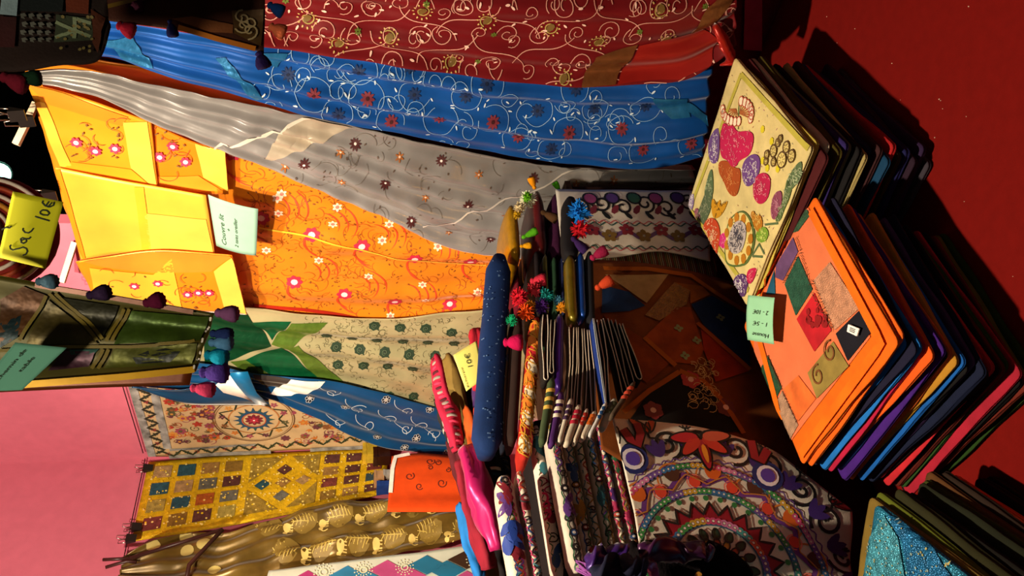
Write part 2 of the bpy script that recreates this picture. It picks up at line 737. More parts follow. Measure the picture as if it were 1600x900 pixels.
def bedspread():
    pl = PW.shift(0.035)
    rows = [[(32, 85), (85, 270), (140, 445)],
            [(150, 90), (200, 270), (190, 455)],
            [(380, 140), (390, 320), (385, 492)],
            [(600, 215), (600, 360), (600, 507)],
            [(770, 270), (770, 380), (765, 490)],
            [(1000, 300), (1000, 400), (990, 475)]]
    o, sf = sheet('bedspread', pl, rows, mat('#e2861a', 'silk', var=0.12), folds(0.024, (1.5, 3, 5, 8), 3, 0.5, 0.012, 0.3), 90, 80)
    tag(o, 'orange gold silk bedspread embroidered with red flowers, hanging from the rail', 'bedspread')
    e = Emb(sf)
    big = [(487, 365), (565, 382), (648, 402), (735, 406), (460, 438), (538, 458), (617, 472), (703, 478), (292, 238), (362, 244), (770, 340), (408, 340)]
    small = [(440, 305), (527, 325), (608, 350), (416, 392), (498, 407), (576, 430), (660, 444), (745, 452), (610, 494), (435, 332), (520, 350), (597, 376), (684, 384), (665, 468), (433, 310)]
    for p in big:
        c = sf.px(*p)
        e.flower('#b8203c', c, 0.027, 7, 0.62, '#e8c4c4', 0.42, R.uniform(0, 1))
        for s in (-1, 1):
            for k in range(3):
                r = 0.055 + 0.013 * k
                a = R.uniform(-0.3, 0.3) + (0 if s > 0 else PI)
                e.line('#c83c18', circ((c[0] + s * 0.035, c[1] - 0.03 - 0.015 * k), r, 14, a + 0.4, a + 2.2), lambda t: 0.0045 * math.sin(PI * min(1, t + 0.05)) + 0.0006)
    for p in small:
        c = sf.px(*p)
        e.flower('#ecd0b0', c, 0.016, 6, 0.5, '#c87060', 0.4)
    xs = [sf.px(x, y) for x in (300, 900) for y in (150, 500)]
    for k in range(1500):
        ab = sf.px(R.uniform(380, 900), R.uniform(230, 505))
        if k % 5 < 3:
            e.leaf('#7a4008', ab, R.uniform(0.003, 0.0055), R.uniform(0, 3), 0.5)
        else:
            r = R.uniform(0.012, 0.035)
            a = R.uniform(0, 6)
            e.line('#a04808', circ(ab, r, 9, a, a + R.uniform(1.4, 3)), 0.0017)
    # red edge braid and orange hem along the far edge
    band('edge_braid', sf, [sf.px(*p) for p in ((395, 477), (470, 485), (560, 498), (600, 503))], 0.014, mat('#b02818', 'silk'), o)
    band('hem', sf, [sf.px(*p) for p in ((385, 487), (470, 495), (560, 503))], 0.022, mat('#f07818', 'silk'), o, 0.002)
    # bright gold edge stripe running down the middle of the spread
    band('gold_piping', sf, [sf.px(*p) for p in ((405, 352), (480, 366), (560, 385), (620, 402), (760, 415))], 0.006, mat('#f8c838', 'silk'), o, 0.004)
    e.done(o)
    return o


bedspread()


def folded_silk(name, label, rows, base, fseed, dist, parts, cat='pillowcase', emb=None):
    """a pillow case or folded piece pinned on the spread; parts = [(name, [px...], colour)]"""
    pl = PW.shift(dist)
    o, sf = sheet(name, pl, rows, mat(base, 'silk', var=0.1), folds(0.004, (1, 2), fseed, 0.3, 0.005, 0.8), 24, 20)
    tag(o, label, cat)
    for nm, pts, c in parts:
        patch(nm, sf, pts, mat(c, 'silk', var=0.1), o, 0.003)
    if emb:
        e = Emb(sf)
        emb(e, sf)
        e.done(o)
    return o


def emb_case(boxes, n):
    def f(e, sf):
        for (x0, x1, y0, y1) in boxes:
            for k in range(n):
                p = sf.px(R.uniform(x0, x1), R.uniform(y0, y1))
                r = R.uniform(0.015, 0.03)
                a = R.uniform(0, 6)
                e.line('#a84818', circ(p, r, 10, a, a + R.uniform(1.5, 3.2)), 0.0018, off=0.0055)
                p = sf.px(R.uniform(x0, x1), R.uniform(y0, y1))
                e.leaf('#6a4818', p, 0.005, R.uniform(0, 3), 0.5, off=0.0055)
            for k in range(3):
                p = sf.px(lerp(x0, x1, (k + 0.5) / 3), R.uniform(lerp(y0, y1, .3), lerp(y0, y1, .8)))
                e.flower('#c02848', p, 0.016, 7, 0.55, '#f0d6d6', 0.42, off=0.006)
    return f


folded_silk('pillowcase', 'pillowcase with yellow mitred borders clipped beside the silver silk',
            [[(42, 131), (95, 262)], [(150, 160), (170, 280)], [(236, 192), (247, 298)]], '#e6981e', 5, 0.088,
            [('border', [(52, 157), (70, 160), (112, 258), (95, 262)], '#eebc40'),
             ('border', [(42, 131), (60, 132), (200, 182), (190, 196), (75, 163)], '#e88820'),
             ('border', [(192, 190), (230, 190), (246, 297), (205, 262)], '#f0c44c'),
             ('border', [(97, 263), (112, 252), (205, 264), (244, 297)], '#f09c20')],
            emb=emb_case([(105, 195, 192, 248)], 14))
folded_silk('pillowcase', 'embroidered pillowcase with yellow end band overlapping the silver silk edge',
            [[(228, 190), (243, 299)], [(300, 222), (300, 302)], [(352, 236), (357, 304)]], '#ee8414', 6, 0.074,
            [('border', [(303, 219), (352, 236), (357, 300), (318, 275)], '#f0c850'),
             ('border', [(246, 275), (310, 272), (346, 298), (246, 298)], '#f09828')],
            emb=emb_case([(240, 300, 200, 270)], 14))
folded_silk('folded_sheet', 'plain pale yellow folded sheet between the two yellow bordered pillowcases',
            [[(86, 262), (128, 408)], [(170, 278), (200, 396)], [(322, 304), (336, 402)]], '#ecb43c', 7, 0.102,
            [('seam_fold', [(210, 290), (225, 290), (236, 392), (222, 392)], '#eab02c'),
             ('pale_panel', [(226, 333), (322, 342), (334, 398), (234, 392)], '#f0c04c'),
             ('hem', [(87, 264), (94, 264), (134, 402), (126, 406)], '#f29018')], 'sheet')
folded_silk('pillowcase', 'pillowcase with orange turned flap and wide yellow band above the green sari',
            [[(118, 410), (150, 470)], [(240, 392), (262, 484)], [(362, 400), (386, 492)]], '#f08a14', 8, 0.118,
            [('flap', [(122, 407), (170, 390), (262, 388), (364, 401), (330, 424), (240, 425), (160, 416)], '#f08c28'),
             ('border', [(140, 418), (240, 428), (268, 404), (286, 486), (200, 482), (150, 474)], '#e8b434'),
             ('border', [(334, 424), (365, 401), (385, 490), (350, 478)], '#f0c850')],
            emb=emb_case([(155, 265, 425, 480), (285, 335, 430, 480)], 12))


def gray_silk():
    pl = PW.shift(0.15)
    rows = [[(44, 112), (46, 131)], [(150, 113), (150, 153)], [(260, 137), (262, 206)], [(360, 157), (360, 243)], [(480, 180), (480, 292)],
            [(600, 206), (600, 342)], [(720, 232), (720, 392)], [(880, 258), (880, 400)], [(1085, 262), (1085, 330)]]
    o, sf = sheet('silver_sari', pl, rows, mat('#8e8c8c', 'silk', 0.3, 0.14), folds(0.036, (1.2, 2.6, 4.3, 6.1), 11, 0.8, 0.010, 0.35, 19), 110, 90)
    tag(o, 'silver grey silk sari gathered into one clip and fanning out with brown flowers', 'sari')
    e = Emb(sf)
    for p in [(555, 227), (690, 255), (602, 287), (730, 317), (768, 380), (643, 349), (475, 253), (834, 283), (880, 330)]:
        c = sf.px(*p)
        e.flower('#45181a', c, 0.017, 10, 0.3, '#e8dcd8', 0.22, R.uniform(0, 1))
    for p in [(624, 246), (665, 311), (534, 280), (748, 274), (532, 241), (702, 368), (790, 335), (445, 265), (900, 290), (960, 285)]:
        e.flower('#a0602c', sf.px(*p), 0.013, 6, 0.35, '#e8c8b0', 0.25)
    for k in range(130):
        p = sf.px(R.uniform(460, 1060), R.uniform(190, 400))
        r = R.uniform(0.015, 0.04)
        a = R.uniform(0, 6)
        e.line('#6a625a', circ(p, r, 10, a, a + R.uniform(1.2, 3)), 0.0013)
        e.leaf('#5a4a40', p, 0.004, R.uniform(0, 3), 0.5)
    band('border_braid', sf, [sf.px(*p) for p in ((335, 230), (400, 215), (440, 204), (485, 184))], 0.010, mat('#e8e0d0', 'silk'), o, 0.004)
    patch('border_panel', sf, [(440, 204), (490, 183), (560, 198), (520, 215), (470, 235), (410, 250)], mat('#b8ac98', 'silk'), o, 0.003)
    band('border_braid', sf, [sf.px(*p) for p in ((660, 358), (740, 330), (820, 302), (900, 272))], 0.005, mat('#cfc8c0', 'silk'), o, 0.004)
    e.done(o)
    return o


gray_silk()


def blue_silk():
    pl = PW.shift(0.225)
    rows = [[(26, 8), (40, 104)], [(150, 22), (152, 88)], [(240, 30), (240, 116)], [(390, 48), (392, 156)], [(500, 62), (500, 186)],
            [(660, 85), (660, 218)], [(830, 105), (830, 250)], [(1000, 108), (1000, 264)], [(1112, 100), (1100, 246)]]
    o, sf = sheet('blue_sari', pl, rows, mat('#1254a8', 'silk', 0.34, 0.2), folds(0.022, (1.4, 3.1, 5.2), 21, 0.35, 0.012, 0.5, 9), 110, 90)
    tag(o, 'bright blue satin sari with white embroidered rings between the red and silver saris', 'sari')
    e = Emb(sf)
    red = [(490, 145), (574, 152), (611, 190), (687, 188), (769, 187), (810, 215), (887, 203), (971, 200), (1005, 235), (1080, 225)]
    drk = [(647, 149), (728, 152), (840, 176), (930, 173), (1010, 170), (528, 178), (450, 118), (860, 232), (900, 140), (760, 130), (640, 105), (560, 110)]
    for i, p in enumerate(red + drk):
        c = sf.px(*p)
        e.flower('#7a2a38' if i < len(red) else '#082a5a', c, 0.018, 9, 0.35, '#401018' if i < len(red) else '#041838', 0.25)
        r = R.uniform(0.036, 0.046)
        a = R.uniform(0, 6)
        cc = '#88b0d8'
        e.line(cc, spiral(c, r * 1.08, r * 0.9, a, 0.85, 26), 0.0016)
        for k in range(4):
            b = a + k * 1.55
            e.leaf('#cfe2f0', (c[0] + math.cos(b) * r * 1.22, c[1] + math.sin(b) * r * 1.22), 0.006, b + 0.8)
        b = a + 2.4
        q = (c[0] + math.cos(b) * r * 1.9, c[1] + math.sin(b) * r * 1.9)
        e.line(cc, spiral(q, r * 0.75, r * 0.3, b + PI, 1.1 * (1 if i % 2 else -1), 20), 0.0015)
        e.leaf('#cfe2f0', (q[0] + 0.01, q[1]), 0.006, b)
        b = a + 4.6
        q = (c[0] + math.cos(b) * r * 1.7, c[1] + math.sin(b) * r * 1.7)
        e.line(cc, spiral(q, r * 0.6, r * 0.2, b + PI, 1.0 * (-1 if i % 2 else 1), 18), 0.0015)
    for k in range(14):
        q = sf.px(R.uniform(420, 520), R.uniform(85, 170)) if k < 6 else sf.px(R.uniform(600, 1080), R.uniform(110, 240))
        e.line('#88b0d8', spiral(q, R.uniform(.02, .03), 0.008, R.uniform(0, 6), R.choice((-1, 1)) * 1.1, 18), 0.0015)
    GB = mat('#2a74ac', 'foil')
    patch('border_panel', sf, [(160, 62), (205, 60), (240, 105), (200, 97)], GB, o)
    patch('border_panel', sf, [(336, 92), (352, 92), (412, 150), (400, 156)], GB, o)
    patch('border_panel', sf, [(400, 78), (450, 84), (432, 108), (405, 98)], GB, o)
    patch('border_panel', sf, [(1018, 152), (1072, 150), (1078, 182), (1050, 186), (1030, 172)], GB, o)
    patch('border_panel', sf, [(1076, 160), (1110, 185), (1108, 196), (1066, 168)], GB, o)
    e.done(o)


blue_silk()


def red_silk():
    pl = PW.shift(0.285)
    rows = [[(-25, -170), (10, -6)], [(200, -170), (200, 30)], [(420, -170), (420, 70)], [(560, -170), (560, 92)], [(700, -170), (700, 112)], [(830, -170), (832, 128)],
            [(960, -170), (960, 132)], [(1060, -170), (1060, 124)], [(1125, -160), (1118, 96)], [(1150, -150), (1150, 70)]]
    o, sf = sheet('red_sari', pl, rows, mat('#740c14', 'silk', 0.42, 0.15), folds(0.02, (2.2, 4.4, 7), 31, 0.2, 0.012, 0.7, 8), 110, 130)
    tag(o, 'dark red silk sari with ivory scrolling vines and small gold paisleys', 'sari')
    e = Emb(sf)
    iv = '#cc9080'
    k = 0
    for x in range(70, 1120, 74):
        for yi, y in enumerate(range(-152, 150, 46)):
            k += 1
            c = sf.px(x + (yi % 2) * 36 + R.uniform(-8, 8), y + R.uniform(-6, 6))
            s = 1 if k % 2 else -1
            L = 0.075
            p0 = (c[0] - s * L * 0.6, c[1] + L * 0.9)
            p3 = (c[0] + s * L * 0.5, c[1] - L * 0.9)
            e.line(iv, bez(p0, (p0[0] + s * L, p0[1] - L * 0.1), (p3[0] - s * L, p3[1] + L * 0.3), p3, 18), 0.0022)
            e.line(iv, spiral((c[0] + s * 0.03, c[1] + 0.012), 0.028, 0.007, PI / 2 + (0 if s > 0 else 1), 1.35 * s, 24), 0.0022)
            e.line(iv, spiral((c[0] - s * 0.034, c[1] - 0.03), 0.02, 0.005, 0.5, -1.3 * s, 20), 0.002)
            for j in range(3):
                e.leaf('#efc4b4', (c[0] + R.uniform(-.05, .05), c[1] + R.uniform(-.05, .05)), 0.006, R.uniform(0, 3), 0.4)
            if k % 3 == 0:
                e.flower('#5a6a20', (c[0] + 0.03, c[1] + 0.045), 0.008, 6, 0.5)
    for p in [(529, 70), (608, 60), (760, 30), (706, 100), (935, 67), (1030, 12), (1043, 63), (860, 43), (480, 30), (660, 15), (880, 122)]:
        c = sf.px(*p)
        e.line('#a08a48', spiral(c, 0.016, 0.005, R.uniform(0, 6), 1.3, 20), 0.003)
        e.fill('#6a5020', ell(c, 0.012, 0.008, 0.6, 8))
        for j in range(12):
            a = j * PI / 6
            e.leaf('#c8a868', (c[0] + math.cos(a) * 0.021, c[1] + math.sin(a) * 0.021), 0.0028, a, 0.7)
    GB = mat('#7a4a28', 'foil')
    patch('border_panel', sf, [(905, 132), (930, 88), (998, 72), (960, 130)], GB, o)
    patch('border_panel', sf, [(1082, 55), (1104, 8), (1150, -30), (1140, 5), (1110, 40)], GB, o)
    patch('plain_hem', sf, [(964, 130), (1000, 74), (1100, 48), (1122, 60), (1112, 100), (1060, 122)], mat('#981a14', 'silk'), o)
    e.done(o)
    return o


red_sari = red_silk()
# crumpled tail of the red sari
mb = MB()
pl = PW.shift(0.3)
for k in range(4):
    pts = [pl.pt(1118 + 3 * k, 40 + 10 * k), pl.pt(1130 + 4 * k, 60 + 8 * k), pl.pt(1138 + 2 * k, 82 + 5 * k), pl.pt(1146 - 7 * k, 96 + 2 * k)]
    mb.tube(pts, [0.012, 0.02, 0.018, 0.004], 10, flat=0.6)
sr = mb.build('sari_tail', mat('#a81c10', 'silk'), red_sari)
tag(sr, 'crumpled bright red silk tail')


def green_brocade():
    pl = PW.shift(0.05)
    rows = [[(165, 430), (185, 540)], [(330, 470), (330, 590)], [(480, 492), (470, 602)], [(600, 498), (600, 622)], [(700, 488), (700, 650)], [(900, 470), (900, 660)]]
    o, sf = sheet('green_sari', pl, rows, mat('#aca67c', 'silk', 0.32, 0.16), folds(0.024, (1.3, 2.7, 4), 41, 0.5, 0.01, 0.5), 80, 60)
    tag(o, 'cream brocade sari with dark green roses beside the orange bedspread', 'sari')
    e = Emb(sf)
    roses = [(510, 526), (550, 530), (589, 534), (630, 537), (669, 539), (710, 540), (525, 543), (562, 547), (601, 550), (639, 554),
             (528, 571), (568, 572), (606, 575), (645, 577), (625, 510), (665, 510), (705, 515), (747, 517), (607, 613), (646, 617), (569, 607), (585, 508), (683, 580), (685, 622), (680, 557)]
    for p in roses:
        c = sf.px(*p)
        e.flower('#1c3420', c, 0.021, 7, 0.8, '#142818', 0.5, R.uniform(0, 1))
        e.line('#5a7050', spiral(c, 0.011, 0.003, 0, 1.3, 14), 0.0016, off=0.0035)
        e.leaf('#1c3420', (c[0] + 0.016, c[1] - 0.012), 0.008, -0.7)
    for k in range(800):
        p = sf.px(R.uniform(480, 760), R.uniform(495, 650))
        r = R.uniform(0.004, 0.013)
        a = R.uniform(0, 6)
        e.line('#565234', circ(p, r, 6, a, a + 2.6), 0.0015)
    G1, G2 = mat('#0c5a34', 'foil'), mat('#5c7c2c', 'foil')
    patch('green_border', sf, [(330, 478), (378, 478), (424, 538), (360, 562), (320, 580), (318, 520)], mat('#0c4426', 'foil'), o)
    patch('green_border', sf, [(394, 500), (455, 500), (425, 532)], G1, o)
    patch('lime_border', sf, [(455, 502), (512, 504), (452, 544), (424, 536)], G2, o)
    patch('green_border', sf, [(384, 560), (440, 540), (500, 592), (450, 598)], G1, o)
    patch('lime_border', sf, [(450, 542), (466, 538), (545, 602), (510, 604)], G2, o)
    patch('lime_border', sf, [(360, 564), (384, 560), (450, 600), (400, 598)], G2, o)
    e.done(o)


green_brocade()


def blue_scarf():
    pl = PW.shift(0.08)
    rows = [[(190, 560), (205, 600)], [(300, 568), (300, 608)], [(420, 588), (420, 622)], [(500, 594), (500, 655)], [(600, 616), (590, 695)], [(700, 645), (698, 708)], [(770, 650), (770, 704)]]
    o, sf = sheet('blue_scarf', pl, rows, mat('#0c4c80', 'silk', 0.34, 0.16), folds(0.016, (1, 2.2, 3.4), 51, 0.4, 0.008, 0.5), 80, 50)
    tag(o, 'teal blue silk scarf with white scrolls and a twisted white band, beside the green sari', 'scarf')
    e = Emb(sf)
    for p in [(484, 624), (540, 638), (603, 623), (590, 683), (650, 682), (672, 640), (632, 698), (698, 706)]:
        c = sf.px(*p)
        e.flower('#141820', c, 0.019, 7, 0.7, '#b0a898', 0.35)
        for k in range(7):
            a = k * 2 * PI / 7
            e.line('#c8ccd0', circ((c[0] + math.cos(a) * 0.012, c[1] + math.sin(a) * 0.012), 0.006, 8), 0.0014, True, 0.003)
    for p, r, d in [((520, 612), .03, 1), ((560, 640), .035, -1), ((610, 655), .03, 1), ((635, 640), .025, -1), ((660, 665), .03, 1), ((575, 665), .03, -1), ((530, 660), .03, 1), ((680, 680), .03, 1), ((635, 672), .025, 1)]:
        c = sf.px(*p)
        e.line('#c4d0d8', spiral(c, r, r * .3, R.uniform(0, 6), 1.1 * d, 22), 0.0028)
        e.line('#c4d0d8', bez((c[0] - .07, c[1] + .05), (c[0] - .02, c[1] + .06), (c[0] + .01, c[1] - .02), (c[0] + r, c[1]), 14), 0.0022)
    patch('white_band', sf, [(422, 614), (455, 592), (508, 596), (480, 614), (455, 618)], mat('#e8e4dc', 'cloth'), o, 0.004)
    patch('dark_lining', sf, [(395, 585), (470, 594), (440, 604), (416, 608)], mat('#3a3430', 'silk'), o, 0.003)
    e.done(o)
    # loose twist over the scarf
    pl2 = PW.shift(0.12)
    mb = MB()
    g = []
    path = [((206, 602), (208, 606)), ((240, 606), (245, 616)), ((290, 608), (292, 628)), ((340, 598), (340, 634)), ((390, 612), (390, 636)), ((420, 622), (420, 634))]
    for i in range(31):
        s = i / 30
        r = cat_rows([[pl2.px(*a), pl2.px(*b)] for a, b in path], s)
        g.append([pl2.at((lerp(r[0][0], r[1][0], t / 6), lerp(r[0][1], r[1][1], t / 6)), 0.008 * math.sin(t * 0.9 + s * 7)) for t in range(7)])
    mb.grid(g)
    tw = mb.build('scarf_end', mat('#0c3c60', 'silk'), o, solid=0.003)
    tag(tw, 'twisted teal and white scarf end')
    mb = MB()
    mb.add([pl2.pt(*p, 0.02) for p in ((338, 594), (360, 574), (372, 584), (384, 600), (396, 620), (380, 614), (350, 606))], [(0, 1, 2, 3, 4, 5, 6)])
    mb.build('white_lining', mat('#ece6da', 'cloth'), tw, solid=0.002)
    mb = MB()
    rows = [[pl2.pt(*p, 0.028) for p in q] for q in (((358, 572), (388, 570)), ((372, 592), (394, 586)), ((384, 606), (402, 604)), ((400, 620), (424, 626)))]
    mb.grid(rows)
    mb.build('teal_loop', mat('#0e6a9c', 'silk'), tw, solid=0.003)


blue_scarf()


def round_hanging():
    pl = PW.shift(0.02)
    rows = [[(198, 590), (233, 713)], [(330, 580), (340, 712)], [(450, 590), (450, 703)], [(580, 600), (575, 700)]]
    o, sf = sheet('embroidered_hanging', pl, rows, mat('#b49a72', 'cloth', var=0.1), folds(0.003, (1, 2), 61, 0.2, 0.003, 0.5), 40, 24)
    tag(o, 'beige wall hanging embroidered with a blue and red round star', 'wall hanging')
    e = Emb(sf)
    # borders: grey speckled bands and dark zigzag
    top = [(222, 598), (256, 708)]
    a0, a1 = sf.px(214, 604), sf.px(243, 708)
    b1 = sf.px(575, 688)

    def zig(p, q, n, amp):
        L = math.hypot(q[0] - p[0], q[1] - p[1])
        ux, uy = (q[0] - p[0]) / L, (q[1] - p[1]) / L
        return dense([(lerp(p[0], q[0], i / n) - uy * amp * (1 if i % 2 else -1), lerp(p[1], q[1], i / n) + ux * amp * (1 if i % 2 else -1)) for i in range(n + 1)], 0.01)[:-n * 4]
    G = '#8a8a86'
    for (p, q) in (((206, 600), (238, 712)), ((238, 600), (262, 700))):
        band('grey_band', sf, [sf.px(*p), sf.px(*q)], 0.03, mat(G, 'wool', var=0.6), o)
    band('grey_band', sf, [sf.px(240, 714), sf.px(575, 697)], 0.026, mat(G, 'wool', var=0.6), o)
    band('grey_band', sf, [sf.px(265, 702), sf.px(400, 694)], 0.014, mat(G, 'wool', var=0.6), o)

    def zz(p, q, n, amp, c, wd):
        pts = []
        for i in range(n + 1):
            x, y = lerp(p[0], q[0], i / n), lerp(p[1], q[1], i / n)
            L = math.hypot(q[0] - p[0], q[1] - p[1])
            k = amp * (1 if i % 2 else -1)
            pts.append((x - (q[1] - p[1]) / L * k, y + (q[0] - p[0]) / L * k))
        d = []
        for i in range(n):
            d += [(lerp(pts[i][0], pts[i + 1][0], j / 5), lerp(pts[i][1], pts[i + 1][1], j / 5)) for j in range(5)]
        e.line(c, d, wd, off=0.004)
        for i in range(n):
            m = ((pts[i][0] + pts[i + 1][0]) / 2, (pts[i][1] + pts[i + 1][1]) / 2)
            e.flower('#283828' if i % 3 else '#903030', (lerp(p[0], q[0], (i + .5) / n), lerp(p[1], q[1], (i + .5) / n)), 0.012, 5, 0.4, off=0.004)
    zz(sf.px(222, 600), sf.px(250, 708), 15, 0.021, '#1a2218', 0.010)
    zz(sf.px(255, 708), sf.px(575, 684), 22, 0.020, '#1a2a18', 0.009)
    c = sf.px(397, 655)
    rr = abs(sf.px(397, 655)[1] - sf.px(364, 655)[1])
    e.line('#5a3c28', circ(c, rr * 1.95, 48), 0.005, True)
    e.line('#7a5a38', circ(c, rr * 1.85, 48), 0.003, True)
    pts = []
    for k in range(16):
        a = k * PI / 8
        r = rr * (1.72 if k % 2 else 1.2)
        pts.append((c[0] + math.cos(a) * r, c[1] + math.sin(a) * r))
    e.line('#1c2818', dense(pts, 0.012), 0.007, True)
    e.line('#a06a3a', circ(c, rr * 1.22, 40), 0.006, True)
    for k in range(16):
        a = k * PI / 8
        tip = [(c[0] + math.cos(a + d) * r, c[1] + math.sin(a + d) * r) for d, r in ((-.2, rr * .62), (0, rr * 1.02), (.2, rr * .62))]
        e.fill('#14405c' if k % 3 else '#1c4c44', tip, 0.003)
    e.line('#14405c', circ(c, rr * 0.66, 36), rr * 0.16, True, 0.0032)
    e.line('#b05030', circ(c, rr * 0.56, 36), 0.004, True, 0.004)
    e.flower('#6a1428', c, rr * 0.46, 10, 0.4, '#d0b8a8', 0.15)
    e.flower('#a02038', c, rr * 0.26, 6, 0.5, '#e8d8c8', 0.2, off=0.004)
    cols = ['#b86a28', '#a03024', '#7a4a2a', '#5a2a3a', '#8a3c50', '#b8803a', '#4a4a30']
    for k in range(330):
        x, y = R.uniform(262, 560), R.uniform(600, 690)
        p = sf.px(x, y)
        if math.hypot(p[0] - c[0], p[1] - c[1]) < rr * 2.0:
            continue
        cc = R.choice(cols)
        if k % 3 == 0:
            e.flower(cc, p, R.uniform(0.014, 0.024), R.choice((5, 7)), 0.55, R.choice(cols), 0.35, R.uniform(0, 2))
        elif k % 3 == 1:
            e.line(cc, spiral(p, R.uniform(.015, .025), .004, R.uniform(0, 6), R.choice((-1.2, 1.2)), 16), 0.0032)
        else:
            a = R.uniform(0, 6)
            for j in range(3):
                e.leaf(cc, (p[0] + math.cos(a + j * .6) * 0.012, p[1] + math.sin(a + j * .6) * 0.012), 0.012, a + j * .6, 0.3)
    for k in range(12):
        a = k * PI / 6 + .2
        e.flower(R.choice(cols), (c[0] + math.cos(a) * rr * 1.52, c[1] + math.sin(a) * rr * 1.52), 0.016, 5, 0.5)
    e.done(o)


round_hanging()


# ------------------------------------------------------------------ left wall
def yellow_patchwork():
    pl = PL.shift(0.02)
    rows = [[(232, 722), (205, 846)], [(400, 709), (395, 815)], [(608, 700), (600, 772)]]
    o, sf = sheet('patchwork_hanging', pl, rows, mat('#d8b010', 'sequin', 0.5, 0.25), folds(0.003, (1, 2), 71, 0.2, 0.002, 0.5), 40, 20)
    tag(o, 'yellow sequinned patchwork hanging of small squares on the pink wall', 'wall hanging')
    # bilinear position on the hanging: f down, g across
    A, B, C, D = sf.px(236, 724), sf.px(210, 842), sf.px(600, 770), sf.px(608, 702)

    def uv(f, g):
        return (lerp(lerp(A[0], D[0], f), lerp(B[0], C[0], f), g), lerp(lerp(A[1], D[1], f), lerp(B[1], C[1], f), g))
    P = ['#a89848', '#2a5664', '#b09060', '#8a6a28', '#5a3430', '#6a6a60', '#b05a20', '#7a3a34', '#a07a40', '#344a54']
    grid1 = [[2, 1, 8, 3], [1, 2, 5, 4], [0, 1, 6, 5], [7, 3, 4, 0]]

    def sq(f0, f1, g0, g1, c, kind='sequin'):
        poly = [uv(f0, g0), uv(f1, g0), uv(f1, g1), uv(f0, g1)]
        patch('patch', sf, None, mat(c, kind, 0.45, 0.35), o, 0.004, 2, 0.02, ab=poly)
    for r in range(4):
        for q in range(4):
            f0, g0 = 0.02 + q * 0.095, 0.06 + r * 0.235
            sq(f0, f0 + 0.07, g0, g0 + 0.165, P[grid1[r][q]])
    grid2 = [[4, 4, 7], [8, 4, 7], [7, 4, 9], [3, 8, 4]]
    for r in range(4):
        for q in range(3):
            f0, g0 = 0.72 + q * 0.095, 0.06 + r * 0.235
            sq(f0, f0 + 0.065, g0, g0 + 0.165, P[grid2[r][q]])
    for tri in (((.41, .04), (.55, .04), (.41, .44)), ((.41, .56), (.41, .95), (.55, .95)), ((.58, .04), (.70, .04), (.70, .44)), ((.70, .56), (.70, .95), (.58, .95))):
        patch('patch', sf, None, mat('#9a8030', 'sequin', 0.45, 0.35), o, 0.004, 2, 0.02, ab=[uv(*t) for t in tri])
    for (f, g, c) in ((.47, .5, 1), (.555, .27, 4), (.555, .73, 5), (.64, .5, 2), (.555, .5, 8)):
        patch('patch', sf, None, mat(P[c], 'sequin', 0.45, 0.35), o, 0.0045, 2, 0.02,
              ab=[uv(f - .034, g), uv(f, g - .095), uv(f + .034, g), uv(f, g + .095)])
    # sequin dots
    e = Emb(sf)
    for k in range(420):
        f, g = R.uniform(.01, .99), R.uniform(.01, .99)
        e.fill('#f8e888' if k % 3 else '#f0d020', circ(uv(f, g), R.uniform(.0025, .005), 6), 0.0055)
    e.done(o, 'sequins', 'foil')


yellow_patchwork()


def brown_scarf():
    pl = PL.shift(0.12)
    rows = [[(190, 872), (185, 915)], [(290, 830), (280, 935)], [(360, 832), (360, 925)], [(480, 790), (480, 892)], [(600, 775), (600, 872)], [(730, 745), (735, 838)], [(790, 740), (790, 838)]]
    o, sf = sheet('brocade_sari', pl, rows, mat('#6a5420', 'silk', 0.34, 0.45), folds(0.035, (1.1, 2.3, 3.7), 81, 0.9, 0.03, 0.5, 9), 90, 70)
    tag(o, 'brown and gold brocade sari with elephant motifs beside the yellow patchwork', 'sari')
    e = Emb(sf)
    gold = '#c0a850'
    for i, x in enumerate(range(420, 790, 56)):
        for j, (dx, dy) in enumerate(((0, -22), (28, 18))):
            y0 = lerp(843, 800, (x - 420) / 310)
            c = sf.px(x + dx, y0 + dy)
            e.fill('#7c6628', ell(c, .055, .045, .2, 14), .0016, 3)
            # fern
            e.line(gold, [(c[0], c[1] + .05 - .1 * t / 10) for t in range(11)], 0.003)
            for k in range(-3, 4):
                for s in (-1, 1):
                    e.line(gold, [(c[0] + s * .04 * (1 - abs(k) / 5) * t / 4, c[1] + k * .013 + .012 * t / 4) for t in range(5)], 0.003)
            # elephant
            q = sf.px(x + dx + 28, y0 + dy + (4 if j else 2))
            e.fill('#d0b868', ell(q, .02, .014, 0, 10))
            e.fill('#d0b868', circ((q[0] + .022, q[1] + .006), .009, 8))
            e.line('#d0b868', [(q[0] + .03 + .004 * math.sin(t), q[1] + .004 - .006 * t) for t in range(5)], .004)
            for lx in (-.012, -.004, .006, .014):
                e.line('#d0b868', [(q[0] + lx, q[1] - .008 - .005 * t) for t in range(4)], .005)
    for p in [(290, 834), (318, 848), (292, 858), (335, 892), (240, 855)]:
        e.fill('#b8a860', circ(sf.px(*p), .024, 14), .003, 2)
    e.done(o)
    hk = MB()
    hk.tube([pl.pt(163, 882, 0.03), pl.pt(205, 880, 0.03)], 0.006, 8)
    hk.tube([pl.pt(167, 894, 0.03), pl.pt(200, 884, 0.03), pl.pt(215, 886, 0.03)], 0.006, 8)
    hk.tube([pl.pt(205, 880, 0.03), pl.pt(350, 842, 0.06)], 0.007, 8)
    hk.tube([pl.pt(350, 842, 0.06), pl.pt(298, 895, 0.05), pl.pt(290, 930, 0.04)], 0.008, 8)
    tag(hk.build('clothes_hanger', mat('#3a1c18', 'plastic')), 'dark brown clothes hanger holding the brown gold brocade sari', 'hanger')


brown_scarf()


